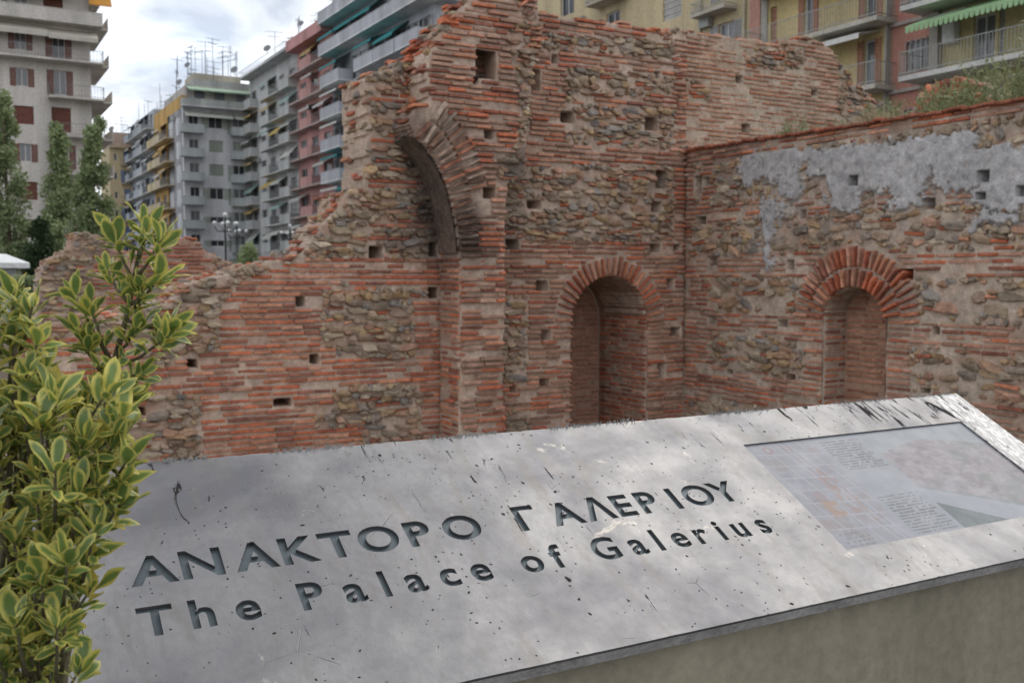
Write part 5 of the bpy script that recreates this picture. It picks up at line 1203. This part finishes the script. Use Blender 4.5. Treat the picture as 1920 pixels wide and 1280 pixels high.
# hedge and kiosk
def kiosk():
    t = 47; a = at_depth(-60, 505, t); b = at_depth(34, 505, t); e = empty('white_kiosk', (a[0], a[1], 0), 'small white kiosk with a flat overhanging roof before the trees', 'kiosk'); Mw = col((.52, .52, .53)); Mr = col((.68, .69, .72))
    y = a[1]; g = MB(); g.box((a[0], y, 0), (b[0], y+2.5, 2.05)); g.build('wall', Mw, e); g = MB(); zt = at_depth(20, 474, t)[2]
    x1 = at_depth(58, 490, t)[0]; g.add([(a[0]-.5, y-.7, 2.05), (x1, y-.7, 2.05), (x1, y+3, 2.05), (a[0]-.5, y+3, 2.05), (a[0]-.5, y-.7, 2.3), (x1, y-.7, 2.3), (x1, y+3, 2.3), (a[0]-.5, y+3, 2.3), (a[0]+.4, y+.9, 2.75), (b[0]-.4, y+.9, 2.75)],
        [(0, 3, 2, 1), (0, 1, 5, 4), (1, 2, 6, 5), (2, 3, 7, 6), (3, 0, 4, 7), (4, 5, 9, 8), (5, 6, 9), (6, 7, 8, 9), (7, 4, 8)]); g.build('roof', Mr, e)
    g = MB(); g.box((a[0]+.6, y-.06, .9), (a[0]+1.5, y-.002, 1.8)); g.build('service_window', M_GLASS, e)
    # hedge: clipped leaves round a box
    p0 = at_depth(20, 525, 46); p1 = at_depth(92, 525, 46); h = empty('clipped_hedge', (p0[0], p0[1], 0), 'clipped low green hedge beside the kiosk', 'hedge'); n = 6000
    P = rng.random((n, 3))*np.array([p1[0]-p0[0]+.6, .9, 1.5])+np.array([p0[0]-.3, p0[1], .15]); leaf_cloud('foliage', P, .09, M_FOL, h); g = MB(); g.box((p0[0]-.2, p0[1]+.15, 0), (p1[0]+.2, p0[1]+.75, 1.5)); g.build('branch_core', M_FOLD_S, h)
    g = MB(); q = p0[1]-.5; g.box((p0[0]-.5, q-.2, 0), (p1[0]+.5, q, .75)); o = g.build('kerb_wall', col((.42, .43, .42)), None); tag(o, 'pale low kerb wall in front of the hedge', 'low wall', kind='thing')
M_FOLD_S = smat('hedge_core', (.03, .05, .02), .9)
kiosk()
def lamp(px, ytop, t, label):
    p = at_depth(px, 520, t); x, y = p[0], p[1]; H = at_depth(px, ytop, t)[2]; e = empty('street_lamp', (x, y, 0), label, 'street lamp', 'globe street lamps')
    g = MB(); g.tube([(x, y, 0), (x, y, .6), (x, y, H)], [.12, .07, .05], 8)
    arms = [(math.cos(a)*.55, math.sin(a)*.55) for a in (0, 1.57, 3.14, 4.71)]
    for dx, dy in arms: g.tube([(x, y, H-.7), (x+dx*.7, y+dy*.7, H-.75), (x+dx, y+dy, H-.5)], .03, 5)
    g.build('post', M_DARK, e); Mg = col((.72, .72, .70), .3)
    for dx, dy in arms+[(0, 0)]:
        bm = bmesh.new(); bmesh.ops.create_icosphere(bm, subdivisions=2, radius=.11); me = bpy.data.meshes.new('globe'); bm.to_mesh(me); bm.free(); me.materials.append(Mg); me.polygons.foreach_set('use_smooth', [True]*len(me.polygons))
        o = link('globe', me, e); o.matrix_basis = Matrix.Translation((x+dx, y+dy, H-.3 if (dx or dy) else H+.15))
lamp(424, 408, 52, 'dark street lamp with a cluster of white globes before the facades'); lamp(446, 424, 60, 'dark street lamp with a cluster of white globes before the facades'); lamp(545, 428, 62, 'dark street lamp with a cluster of white globes before the facades')
# weeds on the broken wall tops
def weed(p, h, n, dry, label, group):
    e = empty('weed_clump', tuple(p), label, 'weed', group); g = MB(); pts = []; p = Vector(p)
    for k in range(n):
        a = random.random()*6.283; l = h*random.uniform(.45, 1.05); lean = random.uniform(.05, .5 if not dry else .9); d = Vector((math.cos(a)*lean, math.sin(a)*lean, 1)).normalized(); b = p+Vector((random.gauss(0, .09), random.gauss(0, .12), -.03)); tip = b+d*l+Vector((0, 0, -l*lean*.25))
        g.tube([b, b+d*l*.55, tip], [.004, .0035, .0015], 3)
        if not dry:
            for q in range(int(l*26)): f = random.uniform(.15, 1); pts.append(tuple(b+(tip-b)*f+Vector((random.gauss(0, .02), random.gauss(0, .02), random.gauss(0, .01)))))
    g.build('stems', M_WEED_S if not dry else M_DRY_S, e)['kind'] = 'stuff'
    if pts: leaf_cloud('leaves', pts, .034, M_WEED, e, 2.6, .6)
M_WEED_S = smat('weed_stem', (.17, .20, .08), .8); M_DRY_S = smat('dry_stem', (.40, .33, .21), .85)
def weeds():
    GW, GD = 'green weeds on the plastered wall', 'dry grass on the plastered wall'
    for (px, h, d) in ((1580,.35,.9),(1612,.5,.7),(1650,.55,1.2),(1685,.45,.8),(1700,.75,1.3),(1735,.7,1.0),(1770,.6,1.4),(1800,.75,.8),(1838,.85,1.2),(1866,.7,.6),(1890,1.0,1.0),(1915,1.1,.7),(1950,.9,.9),(1745,.4,.4),(1630,.4,.45),(1560,.3,1.2),(1670,.6,1.8),(1720,.5,1.9),(1780,.8,1.9),(1870,.9,1.8)):
        q = on_x(px, 250, XR); weed((XR+d, q[1], 3.84), h*1.15, 16, False, *(('tall feathery green weed clump beside the arch stub on the plastered wall', 'tall weeds by the arch stub') if 1690 < px < 1860 else ('tall green weeds under the white railing balcony', 'tall weeds under the balcony') if px >= 1860 else ('low green weeds between the rear wall and the arch stub', 'low weeds by the rear wall')))
    for (px, h) in ((1628,.28),(1612,.26),(1645,.24),(1600,.2)): q = on_x(px, 250, XR); weed((XR+.14, q[1], 3.84), h, 60, True, 'dry straw tuft on the front edge of the plastered wall', GD)
    for (px, h) in ((1463,.42),(1440,.25),(1540,.22),(1500,.18)): q = on_x(px, 255, XR); weed((XR+.35, q[1], 3.84), h, 12, False, 'thin lone weed on the brick coping in front of the rear wall', 'lone weeds on the coping')
    for (px, py, h) in ((1520,74,.35),(1505,76,.3),(1535,80,.3)): q = on_y(px, py, YW); weed((q[0], YW+.25, q[2]-.02), h, 40, True, 'dry grass tuft on top of the rear wall', 'dry grass on the rear wall')
weeds()
